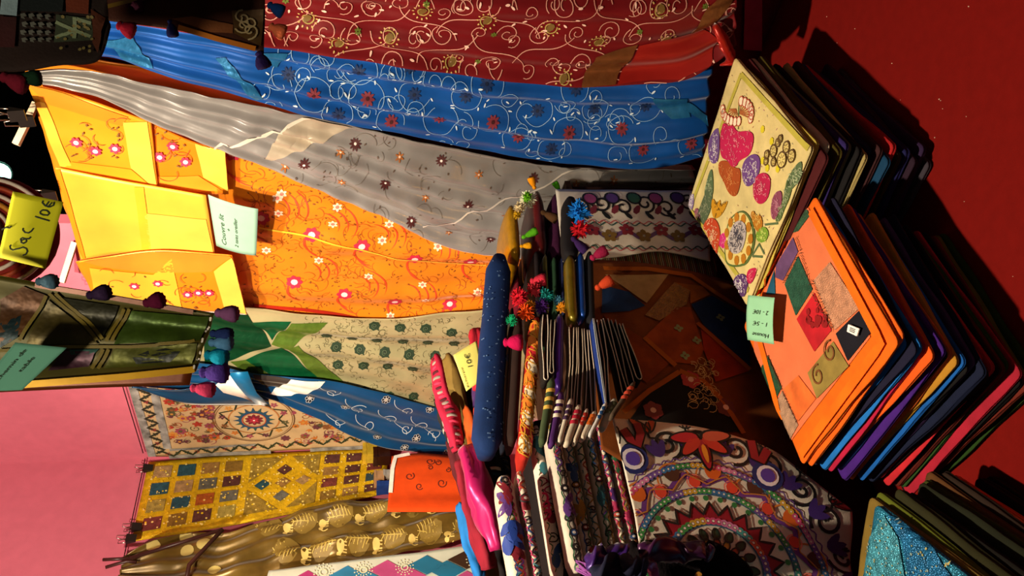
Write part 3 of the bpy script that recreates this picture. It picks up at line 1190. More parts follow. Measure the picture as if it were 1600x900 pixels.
def harlequin():
    pl = PL.shift(0.19)
    rows = [[(420, 892), (400, 960)], [(560, 874), (560, 960)], [(680, 860), (680, 960)], [(785, 842), (790, 960)]]
    o, sf = sheet('diamond_cloth', pl, rows, mat('#c8d4c8', 'silk', 0.4, 0.15), folds(0.006, (1, 2), 91, 0.4, 0.005, 0.5), 30, 20)
    tag(o, 'cloth of turquoise, pink and white diamonds beneath the brown gold sari', 'cloth')
    C = ['#2a80b0', '#a83478', '#48a0cc', '#e0e0d0', '#3a2418', '#1c7098', '#b84c88']
    k = 0
    for x in range(450, 800, 62):
        for j in range(3):
            y = 898 - (x - 450) * 0.13 + (j - 0.2) * 34
            for d, (dx, dy) in enumerate(((0, 0), (31, 17))):
                pts = [(x + dx - 30, y + dy), (x + dx, y + dy - 16), (x + dx + 30, y + dy), (x + dx, y + dy + 16)]
                patch('patch', sf, pts, mat(C[k % 7], 'silk', 0.4, 0.2), o, 0.004, 2)
                k += 1
    e = Emb(sf)
    for p in ((568, 892), (632, 888), (742, 878), (505, 895)):
        c = sf.px(*p)
        for r in (.012, .022, .032):
            for i in range(14):
                a = i * 2 * PI / 14
                e.fill('#c8c8a8', circ((c[0] + math.cos(a) * r, c[1] + math.sin(a) * r), .003, 6), .006)
    e.done(o)


harlequin()
# orange printed bag and little boxes behind the brown sari
pl = PL.shift(0.16)
o, sf = sheet('orange_bag', pl, [[(612, 712), (605, 800)], [(660, 706), (655, 800)], [(725, 712), (725, 800)], [(790, 716), (790, 800)]],
              mat('#d04408', 'cloth', var=0.12), folds(0.012, (1.5, 3), 95, 0.4, 0.004, 0.5), 20, 14)
tag(o, 'orange cotton bag with dark brown paisley print behind the brown gold sari', 'bag')
e = Emb(sf)
for p, r in (((672, 722), .02), ((672, 732), .012), ((684, 724), .016), ((640, 745), .02), ((690, 755), .02), ((655, 760), .015), ((700, 735), .012)):
    e.line('#5a1c08', spiral(sf.px(*p), r, r * .3, R.uniform(0, 6), 1.2, 18), 0.004)
e.done(o, 'print')
band('white_edge', sf, [sf.px(*p) for p in ((640, 709), (618, 714), (613, 735), (610, 770))], 0.016, mat('#e8e0d4', 'cloth'), o, 0.006)
for (x, y, sx, sz, c, lb) in ((578, 708, .03, .03, '#d8b838', 'small gold foil box on the wall beside the yellow patchwork'), (596, 713, .025, .035, '#3a1c10', 'small dark brown lacquer box by the gold foil box'),
                              (602, 698, .018, .016, '#c8b890', 'tiny beige trinket box beside the teal blue scarf'), (592, 748, .02, .02, '#c89868', 'small tan trinket box under the yellow patchwork'),
                              (600, 762, .012, .03, '#2a4890', 'narrow blue trinket box under the yellow patchwork'), (606, 745, .014, .02, '#b8b0a0', 'small grey trinket box touching the orange bag')):
    mb = MB()
    c0 = PL.shift(0.085).pt(x, y)
    zb = V((0, 0, sz))
    mb.box(c0 - zb * 0.2, dL * sx, nL * 0.03, zb * 0.8)
    bx = mb.build('trinket_box', mat(c, 'foil', 0.3), smooth=False)
    tag(bx, lb, 'box')
    mb = MB()
    mb.box(c0 + zb * 0.75, dL * sx * 1.06, nL * 0.032, zb * 0.25)
    mb.build('lid', mat(c, 'foil', 0.35), bx, smooth=False)

# ------------------------------------------------------------------ clips and pegs
def clip(p, n, d, label):
    """bulldog clip: folded black body and two wire loops"""
    p = V(p)
    mb = MB()
    L, H = 0.016, 0.022
    a, u = d.normalized(), V((0, 0, 1))
    prof = [(-0.002, -H), (0.002, -H), (0.010, H * 0.6), (-0.010, H * 0.6)]
    vs = [p + a * s * L + n * x + u * z for s in (-1, 1) for x, z in prof]
    mb.add(vs, [(0, 1, 2, 3), (7, 6, 5, 4), (0, 4, 5, 1), (1, 5, 6, 2), (2, 6, 7, 3), (3, 7, 4, 0)])
    o = mb.build('binder_clip', mat('#141210', 'plastic', 0.35), smooth=False)
    tag(o, label, 'clip', 'clips on the rail')
    for s in (-1, 1):
        mb = MB()
        q = p + u * H * 0.6 + n * s * 0.009
        mb.tube([q - a * 0.010, q - a * 0.006 + u * 0.03 + n * s * 0.008, q + a * 0.006 + u * 0.03 + n * s * 0.008, q + a * 0.010], 0.0016, 6)
        mb.build('wire_handle', mat('#b8b4ac', 'metal'), o)
    return o


clip(PW.pt(50, 120, 0.165), nW, dW, 'black binder clip gripping the gathered silver sari')
clip(PW.pt(54, 153, 0.1), nW, dW, 'black binder clip at the corner of the yellow pillowcase by the silver sari')
clip(PW.pt(90, 263, 0.118), nW, dW, 'black binder clip between pillowcase and plain yellow sheet')
clip(PW.pt(136, 412, 0.132), nW, dW, 'black binder clip under the orange pillowcase flap')
clip(PL.pt(236, 711, 0.035), nL, dL, 'black binder clip on the corner of the beige round-star hanging')
clip(PL.pt(232, 740, 0.035), nL, dL, 'black binder clip on the yellow patchwork next to the beige hanging')
clip(PL.pt(214, 832, 0.035), nL, dL, 'black binder clip on the yellow patchwork next to the brown sari')
clip(PL.pt(207, 856, 0.06), nL, dL, 'black binder clip holding the shoulder of the brown gold sari')
for (p, q, lb) in (((58, 158), (40, 190), 'short white wooden peg beside the clip of the silver sari'), ((118, 375), (108, 405), 'short white wooden peg at the corner of the plain yellow sheet')):
    mb = MB()
    A, B = PW.pt(*p, 0.01), PW.pt(*q, 0.10)
    t = (B - A).normalized()
    s = t.cross(V((0, 0, 1))).normalized()
    mb.box((A + B) / 2, t * (B - A).length / 2, s * 0.008, t.cross(s) * 0.008)
    o = mb.build('wooden_peg', mat('#d8c8ac', 'plastic', 0.6), smooth=False)
    tag(o, lb, 'peg')

# ------------------------------------------------------------------ cloths on the front of the riser
def mandala():
    pl = PB.shift(0.098)
    rows = [[(957, 654), (992, 800), (1014, 955)], [(1024, 657), (1044, 805), (1054, 955)], [(1100, 668), (1100, 820), (1100, 955)], [(1200, 700), (1200, 830), (1200, 955)], [(1262, 745), (1262, 850), (1262, 955)],
            [(1330, 800), (1330, 880), (1330, 955)]]
    o, sf = sheet('round_embroidery', pl, rows, mat('#d8cfc0', 'cloth', var=0.08), folds(0.008, (1, 1.8), 101, 0.3, 0.01, 0.4, 5), 50, 50)
    tag(o, 'white cotton cover with a big embroidered round sun, hanging on the riser front', 'cover')
    e = Emb(sf)
    c = sf.px(1123, 888)
    U = math.hypot(*(a - b for a, b in zip(sf.px(1133, 789), c)))   # radius of the red points
    rb = ['#c84878', '#c8a030', '#3a9048', '#3070a8', '#7050a0', '#c85030', '#40a0a0', '#d080b0']

    def chain(r, n, a0, a1, w, cols, beads=True):
        e.line('#5a3a80', circ(c, r + w, 70, a0, a1), 0.0035)
        e.line('#3a6080', circ(c, r - w, 70, a0, a1), 0.0035)
        for k in range(n):
            a = lerp(a0, a1, (k + .5) / n)
            p = (c[0] + math.cos(a) * r, c[1] + math.sin(a) * r)
            cc = cols[int(k / 3) % len(cols)]
            e.line(cc, circ(p, w * 0.72, 10), 0.004, True, 0.0028)
            if beads:
                e.fill('#e8e0d8', circ(p, w * 0.35, 7), 0.003)
    A0, A1 = -PI, PI
    # red points
    pts = []
    N = 22
    for k in range(N * 2 + 1):
        a = lerp(A0, A1, k / (2 * N)) * 1.0
        r = U * (1.0 if k % 2 else 0.80)
        pts.append((c[0] + math.cos(a) * r, c[1] + math.sin(a) * r, a))
    for k in range(1, N * 2, 2):
        p, q, s = pts[k - 1], pts[k], pts[k + 1]
        i0 = (c[0] + math.cos(p[2]) * U * .66, c[1] + math.sin(p[2]) * U * .66)
        i1 = (c[0] + math.cos(s[2]) * U * .66, c[1] + math.sin(s[2]) * U * .66)
        e.fill('#8c0c24', [p[:2], q[:2], s[:2], i1, i0], 0.002)
    zl = []
    for k in range(2 * N):
        zl += [(lerp(pts[k][0], pts[k + 1][0], j / 4), lerp(pts[k][1], pts[k + 1][1], j / 4)) for j in range(4)]
    e.line('#101010', zl, 0.005, off=0.003)
    chain(U * 0.70, 54, A0, A1, U * .06, rb)
    for k in range(16):
        a = lerp(A0, A1, (k + .5) / 16)
        for r, cc, l in ((.50, '#183c28', .09), (.36, '#a8452c' if k % 2 else '#c08830', .075), (.2, '#2a2060', .06)):
            p = (c[0] + math.cos(a) * U * r, c[1] + math.sin(a) * U * r)
            e.fill(cc, ell(p, U * l, U * l * .65, a, 9), 0.002)
            e.line('#101010', ell(p, U * l, U * l * .65, a, 12), 0.003, True, 0.003)
    for k in range(30):
        a = lerp(A0, A1, (k + .5) / 30)
        p = (c[0] + math.cos(a) * U * 1.06, c[1] + math.sin(a) * U * 1.06)
        e.fill('#2c7a40', circ(p, U * .045, 8), 0.002)
    chain(U * 1.17, 96, A0, A1, U * .045, ['#3a9048', '#2a7a70', '#3070a8', '#3a9048', '#c8a030', '#7050a0'])
    # purple wave and flowers
    wv = []
    for k in range(241):
        a = lerp(A0, A1, k / 240)
        r = U * (1.36 + 0.09 * math.asin(math.sin(a * 14)) / (PI / 2))
        wv.append((c[0] + math.cos(a) * r, c[1] + math.sin(a) * r))
    e.line('#6a3488', wv, 0.012)
    e.line('#b87838', [(x, y - 0.006) for x, y in wv], 0.003, off=0.003)
    for k in range(14):
        a = A0 + (k + .5) * (A1 - A0) / 14
        p = (c[0] + math.cos(a) * U * 1.40, c[1] + math.sin(a) * U * 1.40)
        cc = ('#d0601c', '#4a2a1c')[k % 2]
        for d in (-.6, 0, .6):
            e.fill(cc, ell((p[0] + math.cos(a + d) * .014, p[1] + math.sin(a + d) * .014), .017, .009, a + d, 9), 0.0025)
        e.line('#c87830', circ((p[0], p[1]), .036, 20, a - 2, a + 2), 0.004)
        a2 = a + (A1 - A0) / 28
        p = (c[0] + math.cos(a2) * U * 1.32, c[1] + math.sin(a2) * U * 1.32)
        e.fill('#d8442c', circ(p, .013, 10), 0.0025)
        e.line('#e88070', circ(p, .016, 12), 0.003, True)
    chain(U * 1.58, 120, A0, A1, U * .045, ['#c84878', '#c8a030', '#3a9048', '#3070a8', '#7050a0', '#d080b0'])
    sc = []
    for k in range(301):
        a = lerp(A0, A1, k / 300)
        r = U * (1.70 + 0.025 * math.sin(a * 60))
        sc.append((c[0] + math.cos(a) * r, c[1] + math.sin(a) * r))
    e.line('#604088', sc, 0.003)
    # outer scroll border, black outlined
    for k in range(22):
        a = A0 + (k + .5) * (A1 - A0) / 22
        r = U * 1.98
        p = (c[0] + math.cos(a) * r, c[1] + math.sin(a) * r)
        e.line('#0c0c10', spiral(p, .036, .008, a + PI, 1.5 * (1 if k % 2 else -1), 26), 0.0075)
        q = (c[0] + math.cos(a + .1) * U * 2.25, c[1] + math.sin(a + .1) * U * 2.25)
        for d in (-.7, 0, .7):
            m = (q[0] + math.cos(a + d) * .022, q[1] + math.sin(a + d) * .022)
            cc = ('#8c1c24', '#402080', '#c05028')[k % 3]
            e.fill(cc, ell(m, .026, .010, a + d, 10), 0.0025)
            e.line('#0c0c10', ell(m, .026, .010, a + d, 12), 0.0035, True, 0.0035)
        e.line('#0c0c10', bez(p, (p[0] + .03, p[1] + .03), (q[0] - .03, q[1]), q, 12), 0.005)
        m = (c[0] + math.cos(a + .1) * U * 1.82, c[1] + math.sin(a + .1) * U * 1.82)
        for d in (-.5, .1, .7):
            e.fill('#38206c', ell((m[0] + math.cos(a + d) * .018, m[1] + math.sin(a + d) * .018), .022, .009, a + d, 9), 0.0026)
    for pth in (((972, 672), (984, 688), (996, 696), (1000, 678), (994, 662)), ((1172, 690), (1178, 716), (1188, 722), (1198, 704))):
        e.line('#0c0c10', [sf.px(*p) for p in pth], .026, off=.004)
        e.line('#8c1420', [sf.px(*p) for p in pth], .018, off=.0052)
    fc = sf.px(1093, 684)
    for a, cc, l in ((PI, '#9c1424', .040), (PI - .9, '#b83020', .034), (PI + .9, '#b83020', .034), (PI / 2, '#b01c28', .036), (-PI / 2, '#b85038', .036)):
        m = (fc[0] + math.cos(a) * l, fc[1] + math.sin(a) * l)
        e.fill('#0c0c10', ell(m, l, .017, a, 14), .0045)
        e.fill(cc, ell(m, l * .85, .012, a, 14), .0058)
    e.fill('#d88820', ell((fc[0] - .04, fc[1]), .022, .006, PI, 10), .007)
    for p, s in (((988, 718), 1), ((1198, 745), 1)):
        q = sf.px(*p)
        e.fill('#182868', circ(q, .034, 16), .0035)
        e.fill('#e0dce8', circ(q, .024, 14), .0045)
        e.fill('#5038a0', circ(q, .016, 12), .0055)
    e.done(o)


mandala()


def brown_patchwork():
    pl = PB.shift(0.055)
    rows = [[(905, 405), (925, 560), (940, 700)], [(990, 408), (1000, 560), (1010, 740)], [(1090, 425), (1100, 580), (1110, 770)], [(1190, 450), (1190, 600), (1190, 780)], [(1260, 450), (1260, 600), (1260, 800)]]
    o, sf = sheet('brown_patchwork', pl, rows, mat('#6a3408', 'cloth', var=0.25), folds(0.010, (1, 2), 111, 0.4, 0.008, 0.4, 5), 40, 40)
    tag(o, 'rust brown patchwork cover with blue and black patches on the riser front', 'cover')

    def q(cx, cy):
        return (880 + cx / 3.215, 400 + cy / 3.215)
    for pts, c, k in (([(210, 95), (530, 90), (420, 235), (300, 150)], '#9a7c50', 'cloth'), ([(195, 150), (330, 178), (412, 250), (330, 282), (190, 295)], '#0c2c58', 'cloth'),
                      ([(560, 130), (640, 170), (620, 240), (480, 330), (410, 300), (520, 170)], '#8a6030', 'sequin'), ([(645, 240), (750, 195), (935, 300), (930, 575), (705, 350)], '#0a2850', 'cloth'),
                      ([(570, 255), (640, 255), (700, 480), (665, 555), (545, 540), (400, 420)], '#8a3c0c', 'cloth'), ([(685, 345), (925, 590), (760, 640), (700, 480)], '#8a2808', 'cloth'),
                      ([(330, 830), (420, 700), (580, 595), (690, 640), (800, 740), (880, 890), (500, 900)], '#0c0808', 'cloth'), ([(200, 300), (390, 420), (530, 545), (420, 640), (300, 560)], '#783408', 'cloth'),
                      ([(560, 130), (700, 150), (740, 190), (640, 235), (640, 170)], '#8a4c10', 'cloth')):
        patch('patch', sf, [q(*p) for p in pts], mat(c, k, var=0.3), o, 0.004, 4)
    OC = mat('#9a5008', 'cloth')
    for pts in ([(200, 65), (420, 65), (640, 100), (760, 180), (940, 290)], [(580, 590), (430, 680), (300, 790)], [(580, 585), (700, 640), (800, 740), (900, 900)], [(670, 340), (930, 585)], [(400, 420), (560, 560)]):
        band('seam_tape', sf, [sf.px(*q(*p)) for p in pts], 0.012, OC, o, 0.006)
    e = Emb(sf)
    for p, c in (((635, 630), '#a01820'), ((450, 780), '#701418'), ((810, 770), '#5a1010')):
        e.flower(c, sf.px(*q(*p)), 0.024, 6, 0.8, '#d8b0a0', 0.3, off=0.006)
    for p in ((575, 372), (605, 512), (665, 435), (790, 310)):
        e.flower('#7a8858', sf.px(*q(*p)), 0.012, 4, 0.7, off=0.006)
    for k in range(50):
        p = sf.px(*q(R.uniform(640, 760), R.uniform(540, 780)))
        e.line('#b89858', circ(p, R.uniform(.006, .014), 6, R.uniform(0, 6), R.uniform(6, 8)), .0014, off=.006)
    e.done(o)


brown_patchwork()


def striped_and_white():
    pl = PB.shift(0.022)
    o, sf = sheet('striped_runner', pl, [[(928, 382), (932, 442)], [(1000, 385), (1000, 450)], [(1120, 395), (1120, 470)]], mat('#4a3422', 'cloth'), folds(0.003, (1,), 5, .2, .002), 16, 10)
    tag(o, 'dark runner with fine grey and red stripes between the white and rust brown covers', 'runner')
    e = Emb(sf)
    for k in range(60):
        x = 935 + k * 3
        p, q = sf.px(x, 386), sf.px(x + 12, 450)
        e.line(['#9a9480', '#7a2a24', '#5a6a40', '#a89060'][k % 4], [(lerp(p[0], q[0], t / 8), lerp(p[1], q[1], t / 8)) for t in range(9)], 0.0018)
    e.done(o, 'stripe')
    pl = PB.shift(0.038)
    o, sf = sheet('white_runner', pl, [[(868, 296), (880, 408)], [(960, 297), (970, 400)], [(1030, 298), (1035, 392)], [(1110, 300), (1110, 408)]], mat('#cac4b8', 'cloth', var=0.06), folds(0.006, (1, 2), 121, .3, .004), 30, 20)
    tag(o, 'white embroidered runner with black scrolls and coloured wavy bands on the riser', 'runner')
    e = Emb(sf)

    def wave(y0, amp, c, wd, ph=0.0, fr=0.25):
        pts = []
        for i in range(100):
            x = 890 + i * 2.2
            pts.append(sf.px(x, y0 + 4 * math.sin((x - 890) / 90) + amp * math.sin(x * fr + ph)))
        e.line(c, pts, wd)
    wave(383, 2.5, '#1c4c3c', .004, 0, .35)
    wave(386, 2.5, '#b03848', .003, 1.5, .35)
    wave(347, 2.5, '#205048', .004, 0, .35)
    wave(344, 2.5, '#c05050', .003, 1.5, .35)
    wave(364, 5, '#5a3a68', .012, 0.4, .12)
    for k in range(7):
        x = 925 + k * 27
        p = sf.px(x, 364 + (5 if k % 2 else -4))
        e.flower(('#7a1c28', '#6a5018')[k % 2], p, .022, 5, .7, off=.003)
    for k in range(6):
        x = 905 + k * 34
        p = sf.px(x, 325 - (k % 2) * 6)
        e.line('#0c0c10', spiral(p, .03, .007, k, 1.4 * (1 if k % 2 else -1), 22), .007)
        p = sf.px(x + 16, 312)
        e.fill(('#8a3a70', '#402868', '#2c5c48')[k % 3], circ(p, .018, 12), .0025)
        e.line('#0c0c10', circ(p, .02, 14), .005, True, .003)
        e.leaf('#0c1410', sf.px(x + 8, 336), .018, .6, .4)
        e.leaf('#6a2030', sf.px(x + 22, 328), .018, -.6, .5)
    e.done(o)


striped_and_white()

# ------------------------------------------------------------------ flat stacks on the red table
def stack(name, label_tail, cx, cy, rot, sx, sy, z1, colours, shift, seed, group, kind='cloth', jit=0.006, base=TZ, topname='cushion_cover'):
    rr = random.Random(seed)
    n = len(colours)
    wts = [c[2] if len(c) > 2 else 1.0 for c in colours]
    tot = sum(wts)
    z = z1
    out = []

    def zf(x, y):
        return 0.0015 * noise.noise(V((x * 5, y * 5, seed)))
    for i, cc in enumerate(colours):
        th = (z1 - base - 0.003) * wts[i] / tot
        z -= th
        f = i / max(1, n - 1)
        k = cc[3] if len(cc) > 3 else {}
        jx, jy = (0, 0) if i == 0 else (rr.uniform(-jit, jit), rr.uniform(-jit, jit))
        g = 1.0 if i == 0 else rr.uniform(0.965, 1.02)
        mbx = slab_mesh(cx + shift[0] * f + jx + k.get('dx', 0), cy + shift[1] * f + jy + k.get('dy', 0), z, rot + (0 if i == 0 else rr.uniform(-0.05, 0.05)) + k.get('dr', 0),
                        sx * g, sy * g, th * 0.84, seed * 10 + i, zf)
        o = mbx.build(name, mat(cc[1], k.get('kind', kind)))
        lab = '%s folded %s, %s in the stack %s' % (cc[0], topname.replace('_', ' '), ORD[i] if i else 'lying on top', label_tail)
        tag(o, lab, 'cushion cover', group)
        out.append((o, mbx))
    return out


OS = [('orange patchwork', '#e86a10', 1.2), ('orange bordered', '#e06414', 1.0), ('bright blue', '#1464c0', 1.1), ('dark navy', '#141430'), ('sky blue', '#1a70c8', .9), ('crimson', '#b01840', .9),
      ('orange', '#e85c18', 1.0), ('dark blue', '#0c2c6c'), ('violet', '#40187c', 1.2), ('black', '#0e0c10'), ('light orange', '#e06a28', .9), ('ochre yellow', '#b88428', 1.3), ('royal blue', '#105cb4', .8), ('black', '#0c0b0f', 1.3),
      ('mauve', '#4a3468'), ('dark navy', '#0c1634'), ('red', '#b8202c', 1.0), ('dark brown', '#241410'), ('scarlet', '#c02430', 1.0), ('black', '#0c0a0c'), ('rust brown', '#5c1c14'), ('leaf green', '#284c1c', 1.0), ('raspberry red', '#a81c34', .9),
      ('black', '#0a0a0c', 1.2), ('brick brown', '#6a2418'), ('olive', '#5c6014', 1.3), ('dark green', '#244414', 1.4)]
oc = stack('cushion_cover', 'with the orange patchwork top', -0.091, 1.523, math.radians(42.5), 0.375, 0.402, 0.715, OS, (-0.07, -0.045), 5, 'covers in the orange topped stack')
# the right hand sides of the lower covers carry other fold colours already through their own colours

top, tm = oc[0]
ptop = Plane((0, 0, 0.716), (1, 0, 0), (0, 1, 0), (0, 0, 1))
sft = Surf(ptop, tm.v, tm.f)


def z1(cx, cy):
    return (1160 + cx / 3.75, 300 + cy / 3.75)


def z2(cx, cy):
    return (1160 + cx / 3.75, 520 + cy / 3.75)


field = [(1264, 326), (1372, 535), (1240, 716), (1178, 485)]
for pts, c, k in (([z1(345, 40), z1(375, 75), z1(700, 690), z2(745, 25), z2(255, 670), z2(60, 220), z1(70, 700), z1(200, 420)], '#e0764c', 'cloth'),
                  ):
    patch('field', sft, pts, mat(c, k, var=0.1), top, 0.002, 6, 0.02)
for pts, c, k in (([z1(375, 75), z1(395, 140), z1(330, 230), z1(300, 240), z1(345, 120)], '#3c6448', 'sequin'), ([z1(300, 265), z1(330, 350), z1(240, 520), z1(195, 500), z1(200, 430)], '#6a4a78', 'cloth'),
                  ([z1(330, 375), z1(415, 570), z1(315, 725), z1(250, 540)], '#2c604c', 'sequin'), ([z1(515, 410), z1(690, 680), z1(545, 810), z1(420, 520)], '#d09878', 'sequin'),
                  ([z1(425, 590), z1(525, 810), z2(425, 110), z1(320, 745)], '#b81c28', 'cloth'), ([z1(690, 690), z1(755, 820), z2(620, 165), z1(550, 830)], '#141420', 'cloth'),
                  ([z2(150, 135), z2(232, 320), z2(170, 445), z2(85, 245)], '#305c40', 'sequin'), ([z2(235, 340), z2(330, 540), z2(255, 670), z2(180, 450)], '#c49c80', 'sequin'),
                  ([z2(535, 50), z2(625, 195), z2(440, 385), z2(385, 235)], '#948040', 'cloth'), ([z2(330, 250), z2(435, 385), z2(330, 520), z2(240, 330)], '#e06c30', 'cloth'),
                  ([z1(190, 455), z1(195, 600), z1(140, 600)], '#1c5470', 'cloth'), ([z2(60, 70), z2(150, 130), z2(85, 240), z2(55, 190)], '#c87030', 'cloth')):
    patch('patch', sft, pts, mat(c, k, 0.6 if k == 'sequin' else None, var=0.3), top, 0.004, 3)
e = Emb(sft)
for k in range(16):
    p = ptop.px(*z1(R.uniform(390, 500), R.uniform(680, 800)))
    e.fill('#8a0c14', circ(p, R.uniform(.004, .010), 8), .006)
for a in ((520, 110), (450, 250)):
    e.line('#7a4a20', spiral(ptop.px(*z2(*a)), .022, .006, 0, 1.3, 20), .004, off=.006)
for pair in (((325, 270), (410, 560)), ((420, 600), (540, 820)), ((330, 375), (245, 540)), ((420, 520), (545, 810)), ((150, 135), (235, 325)), ((235, 330), (330, 530))):
    f = z1 if pair[0] in ((325, 270), (420, 600), (330, 375), (420, 520)) else z2
    p, q = ptop.px(*f(*pair[0])), ptop.px(*f(*pair[1]))
    n = 16
    for k in range(n):
        m = (lerp(p[0], q[0], k / n), lerp(p[1], q[1], k / n))
        a = R.uniform(0, 3)
        e.line('#4a2c18', [(m[0] - math.cos(a) * .005, m[1] - math.sin(a) * .005), (m[0] + math.cos(a) * .005, m[1] + math.sin(a) * .005)], .0014, off=.006)
e.done(top)
band('orange_border', sft, [ptop.px(*p) for p in ((1262, 318), (1378, 537), (1240, 727), (1174, 482))], 0.02, mat('#f07010', 'cloth'), top, 0.005, True)
mb = MB()
q = [ptop.pt(*p, 0.009) for p in (z1(645, 775), z1(710, 800), z1(695, 845), z1(637, 818))]
mb.add(q + [p - V((0, 0, .002)) for p in q], [(3, 2, 1, 0), (4, 5, 6, 7), (0, 1, 5, 4), (1, 2, 6, 5), (2, 3, 7, 6), (3, 0, 4, 7)])
st = mb.build('price_tag', mat('#f0f0f0', 'paper'), top, smooth=False)
mb = MB()
for k in range(3):
    a, b2 = q[0].lerp(q[3], .3 + k * .2), q[1].lerp(q[2], .3 + k * .2)
    mb.tube([a.lerp(b2, .25) + V((0, 0, .0008)), a.lerp(b2, .75) + V((0, 0, .0008))], .0006, 4)
mb.build('print_line', mat('#303030', 'paper'), st)
# patches on the edge of the second cover
o2, m2 = oc[1]

CS = [('cream embroidered', '#d8c88a', 1.0, {}), ('pale yellow bordered', '#c8b850', 0.9, {}), ('maroon', '#4a1418', 0.8), ('white leaf print', '#d0c8b0', 1.0, {'dx': .012, 'dy': .004}), ('olive', '#4c4410', 1.2), ('violet', '#281a5c', .9), ('sage green', '#6a7058', .9), ('black', '#100e12', 1.2), ('white and olive', '#a89860', .8),
      ('navy', '#10183c', 1.2), ('plum brown', '#3a1c20', .9), ('teal blue', '#0c3c60', .9), ('red', '#b01c20', 1.0), ('dark olive', '#34300c', 1.0), ('indigo', '#181850', 1.2), ('aubergine', '#281428', 1.2), ('dark purple', '#2c1840', 1.2), ('grey violet', '#3a3440', 1.0)]
cs = stack('cushion_cover', 'with the cream flowered top', 0.254, 1.799, math.radians(50.5), 0.425, 0.422, 0.722, CS, (-0.012, -0.02), 9, 'covers in the cream topped stack', jit=0.008)
top, tm = cs[0]
pt2 = Plane((0, 0, 0.723), (1, 0, 0), (0, 1, 0), (0, 0, 1))
sfc = Surf(pt2, tm.v, tm.f)
band('yellow_border', sfc, [pt2.px(*p) for p in ((1157, 116), (1268, 240), (1174, 462), (1077, 326))], 0.013, mat('#b8b048', 'cloth'), top, 0.002, True)


def k1(cx, cy):
    return pt2.px(1060 + cx / 4.287, 90 + cy / 4.287)


def k2(cx, cy):
    return pt2.px(1060 + cx / 4.287, 280 + cy / 4.287)


e = Emb(sfc)


def shape(c, f, pts, spk=None, ns=40, off=0.0025):
    poly = chaikin([f(*p) for p in pts])
    e.fill(c, poly, off, 3)
    if spk:
        cx = sum(p[0] for p in poly) / len(poly)
        cy = sum(p[1] for p in poly) / len(poly)
        for k in range(ns):
            p = R.choice(poly)
            t = R.uniform(0.05, 0.92)
            m = (lerp(cx, p[0], t) + R.uniform(-.004, .004), lerp(cy, p[1], t) + R.uniform(-.004, .004))
            a = R.uniform(0, 6)
            e.line(spk, circ(m, R.uniform(.002, .005), 5, a, a + 2.5), .0016, off=off + .0012)


shape('#c01850', k1, [(300, 430), (330, 460), (360, 450), (390, 500), (440, 490), (500, 500), (500, 580), (470, 660), (400, 690), (385, 730), (350, 735), (330, 690), (280, 670), (275, 560), (285, 480)], '#e88898', 70)
shape('#a84c14', k1, [(265, 690), (330, 690), (370, 740), (415, 740), (410, 860), (380, 940), (330, 910), (300, 830), (265, 770)], '#d88848', 60)
shape('#b8184c', k1, [(510, 800), (560, 765), (610, 790), (615, 870), (590, 960), (540, 990), (500, 940), (495, 860)], '#e88898', 50)
for f, pts, c1 in ((k1, [(245, 470), (275, 480), (270, 680), (235, 720), (200, 680), (195, 560)], '#6a4a88'), (k1, [(490, 640), (545, 660), (545, 760), (500, 850), (450, 870), (420, 800), (425, 700)], '#6a4488'),
                   (k2, [(385, 640), (440, 630), (470, 690), (440, 800), (395, 770), (355, 700)], '#5a3870'), (k2, [(75, 110), (105, 90), (100, 180), (75, 230), (60, 190)], '#8a78a8')):
    shape(c1, f, pts, '#e8e0e8', 45)
shape('#58704a', k1, [(780, 720), (825, 685), (815, 760), (780, 850), (720, 920), (710, 840)], '#a8b890', 40)
shape('#58704a', k1, [(222, 720), (232, 850), (225, 940), (165, 940), (185, 830)], '#a8b890', 30)
shape('#54664a', k2, [(205, 20), (228, 60), (215, 200), (190, 260), (130, 380), (100, 300), (150, 160)], '#98a080', 60)
shape('#8a4460', k2, [(100, 200), (130, 190), (150, 260), (110, 310)], '#b88090', 20)
shape('#8a4460', k2, [(640, 90), (690, 70), (690, 170), (660, 270), (620, 270), (615, 180)], '#c08098', 35)
shape('#587040', k2, [(720, 0), (770, 0), (740, 120), (700, 210), (670, 290), (640, 280), (690, 180)], '#98a880', 40)
shape('#c04420', k2, [(160, 300), (210, 250), (260, 280), (280, 370), (265, 470), (230, 550), (190, 490), (150, 400)], '#f0c8a0', 90)
shape('#c89018', k2, [(225, 260), (215, 160), (230, 120), (250, 180), (275, 125), (280, 190), (335, 130), (300, 220), (260, 265)], '#6a5010', 20)
shape('#d02880', k2, [(270, 380), (300, 355), (330, 370), (330, 440), (300, 470), (265, 440)], '#f080b0', 15)
shape('#5a7038', k2, [(310, 400), (330, 270), (420, 195), (490, 260), (520, 400), (480, 540), (430, 590), (320, 585), (305, 500)], None)
shape('#e0d080', k2, [(318, 400), (337, 280), (420, 208), (480, 265), (508, 400), (470, 530), (425, 575), (328, 572), (314, 490)], '#b87818', 60, .0036)
for k in range(11):
    a = k * 2 * PI / 11
    e.fill('#b87818', circ(k2(405 + 82 * math.cos(a), 400 + 145 * math.sin(a)), .012, 9), .0048)
shape('#b8b0b0', k2, [(330, 420), (370, 300), (420, 270), (465, 310), (455, 420), (420, 500), (360, 500)], '#404050', 110, .006)
shape('#b87818', k2, [(480, 230), (500, 205), (520, 250), (550, 235), (565, 300), (550, 360), (510, 340)], '#e8c060', 25)
shape('#78a030', k2, [(520, 350), (570, 310), (605, 350), (590, 410), (550, 430), (515, 400)], '#c8e070', 25)
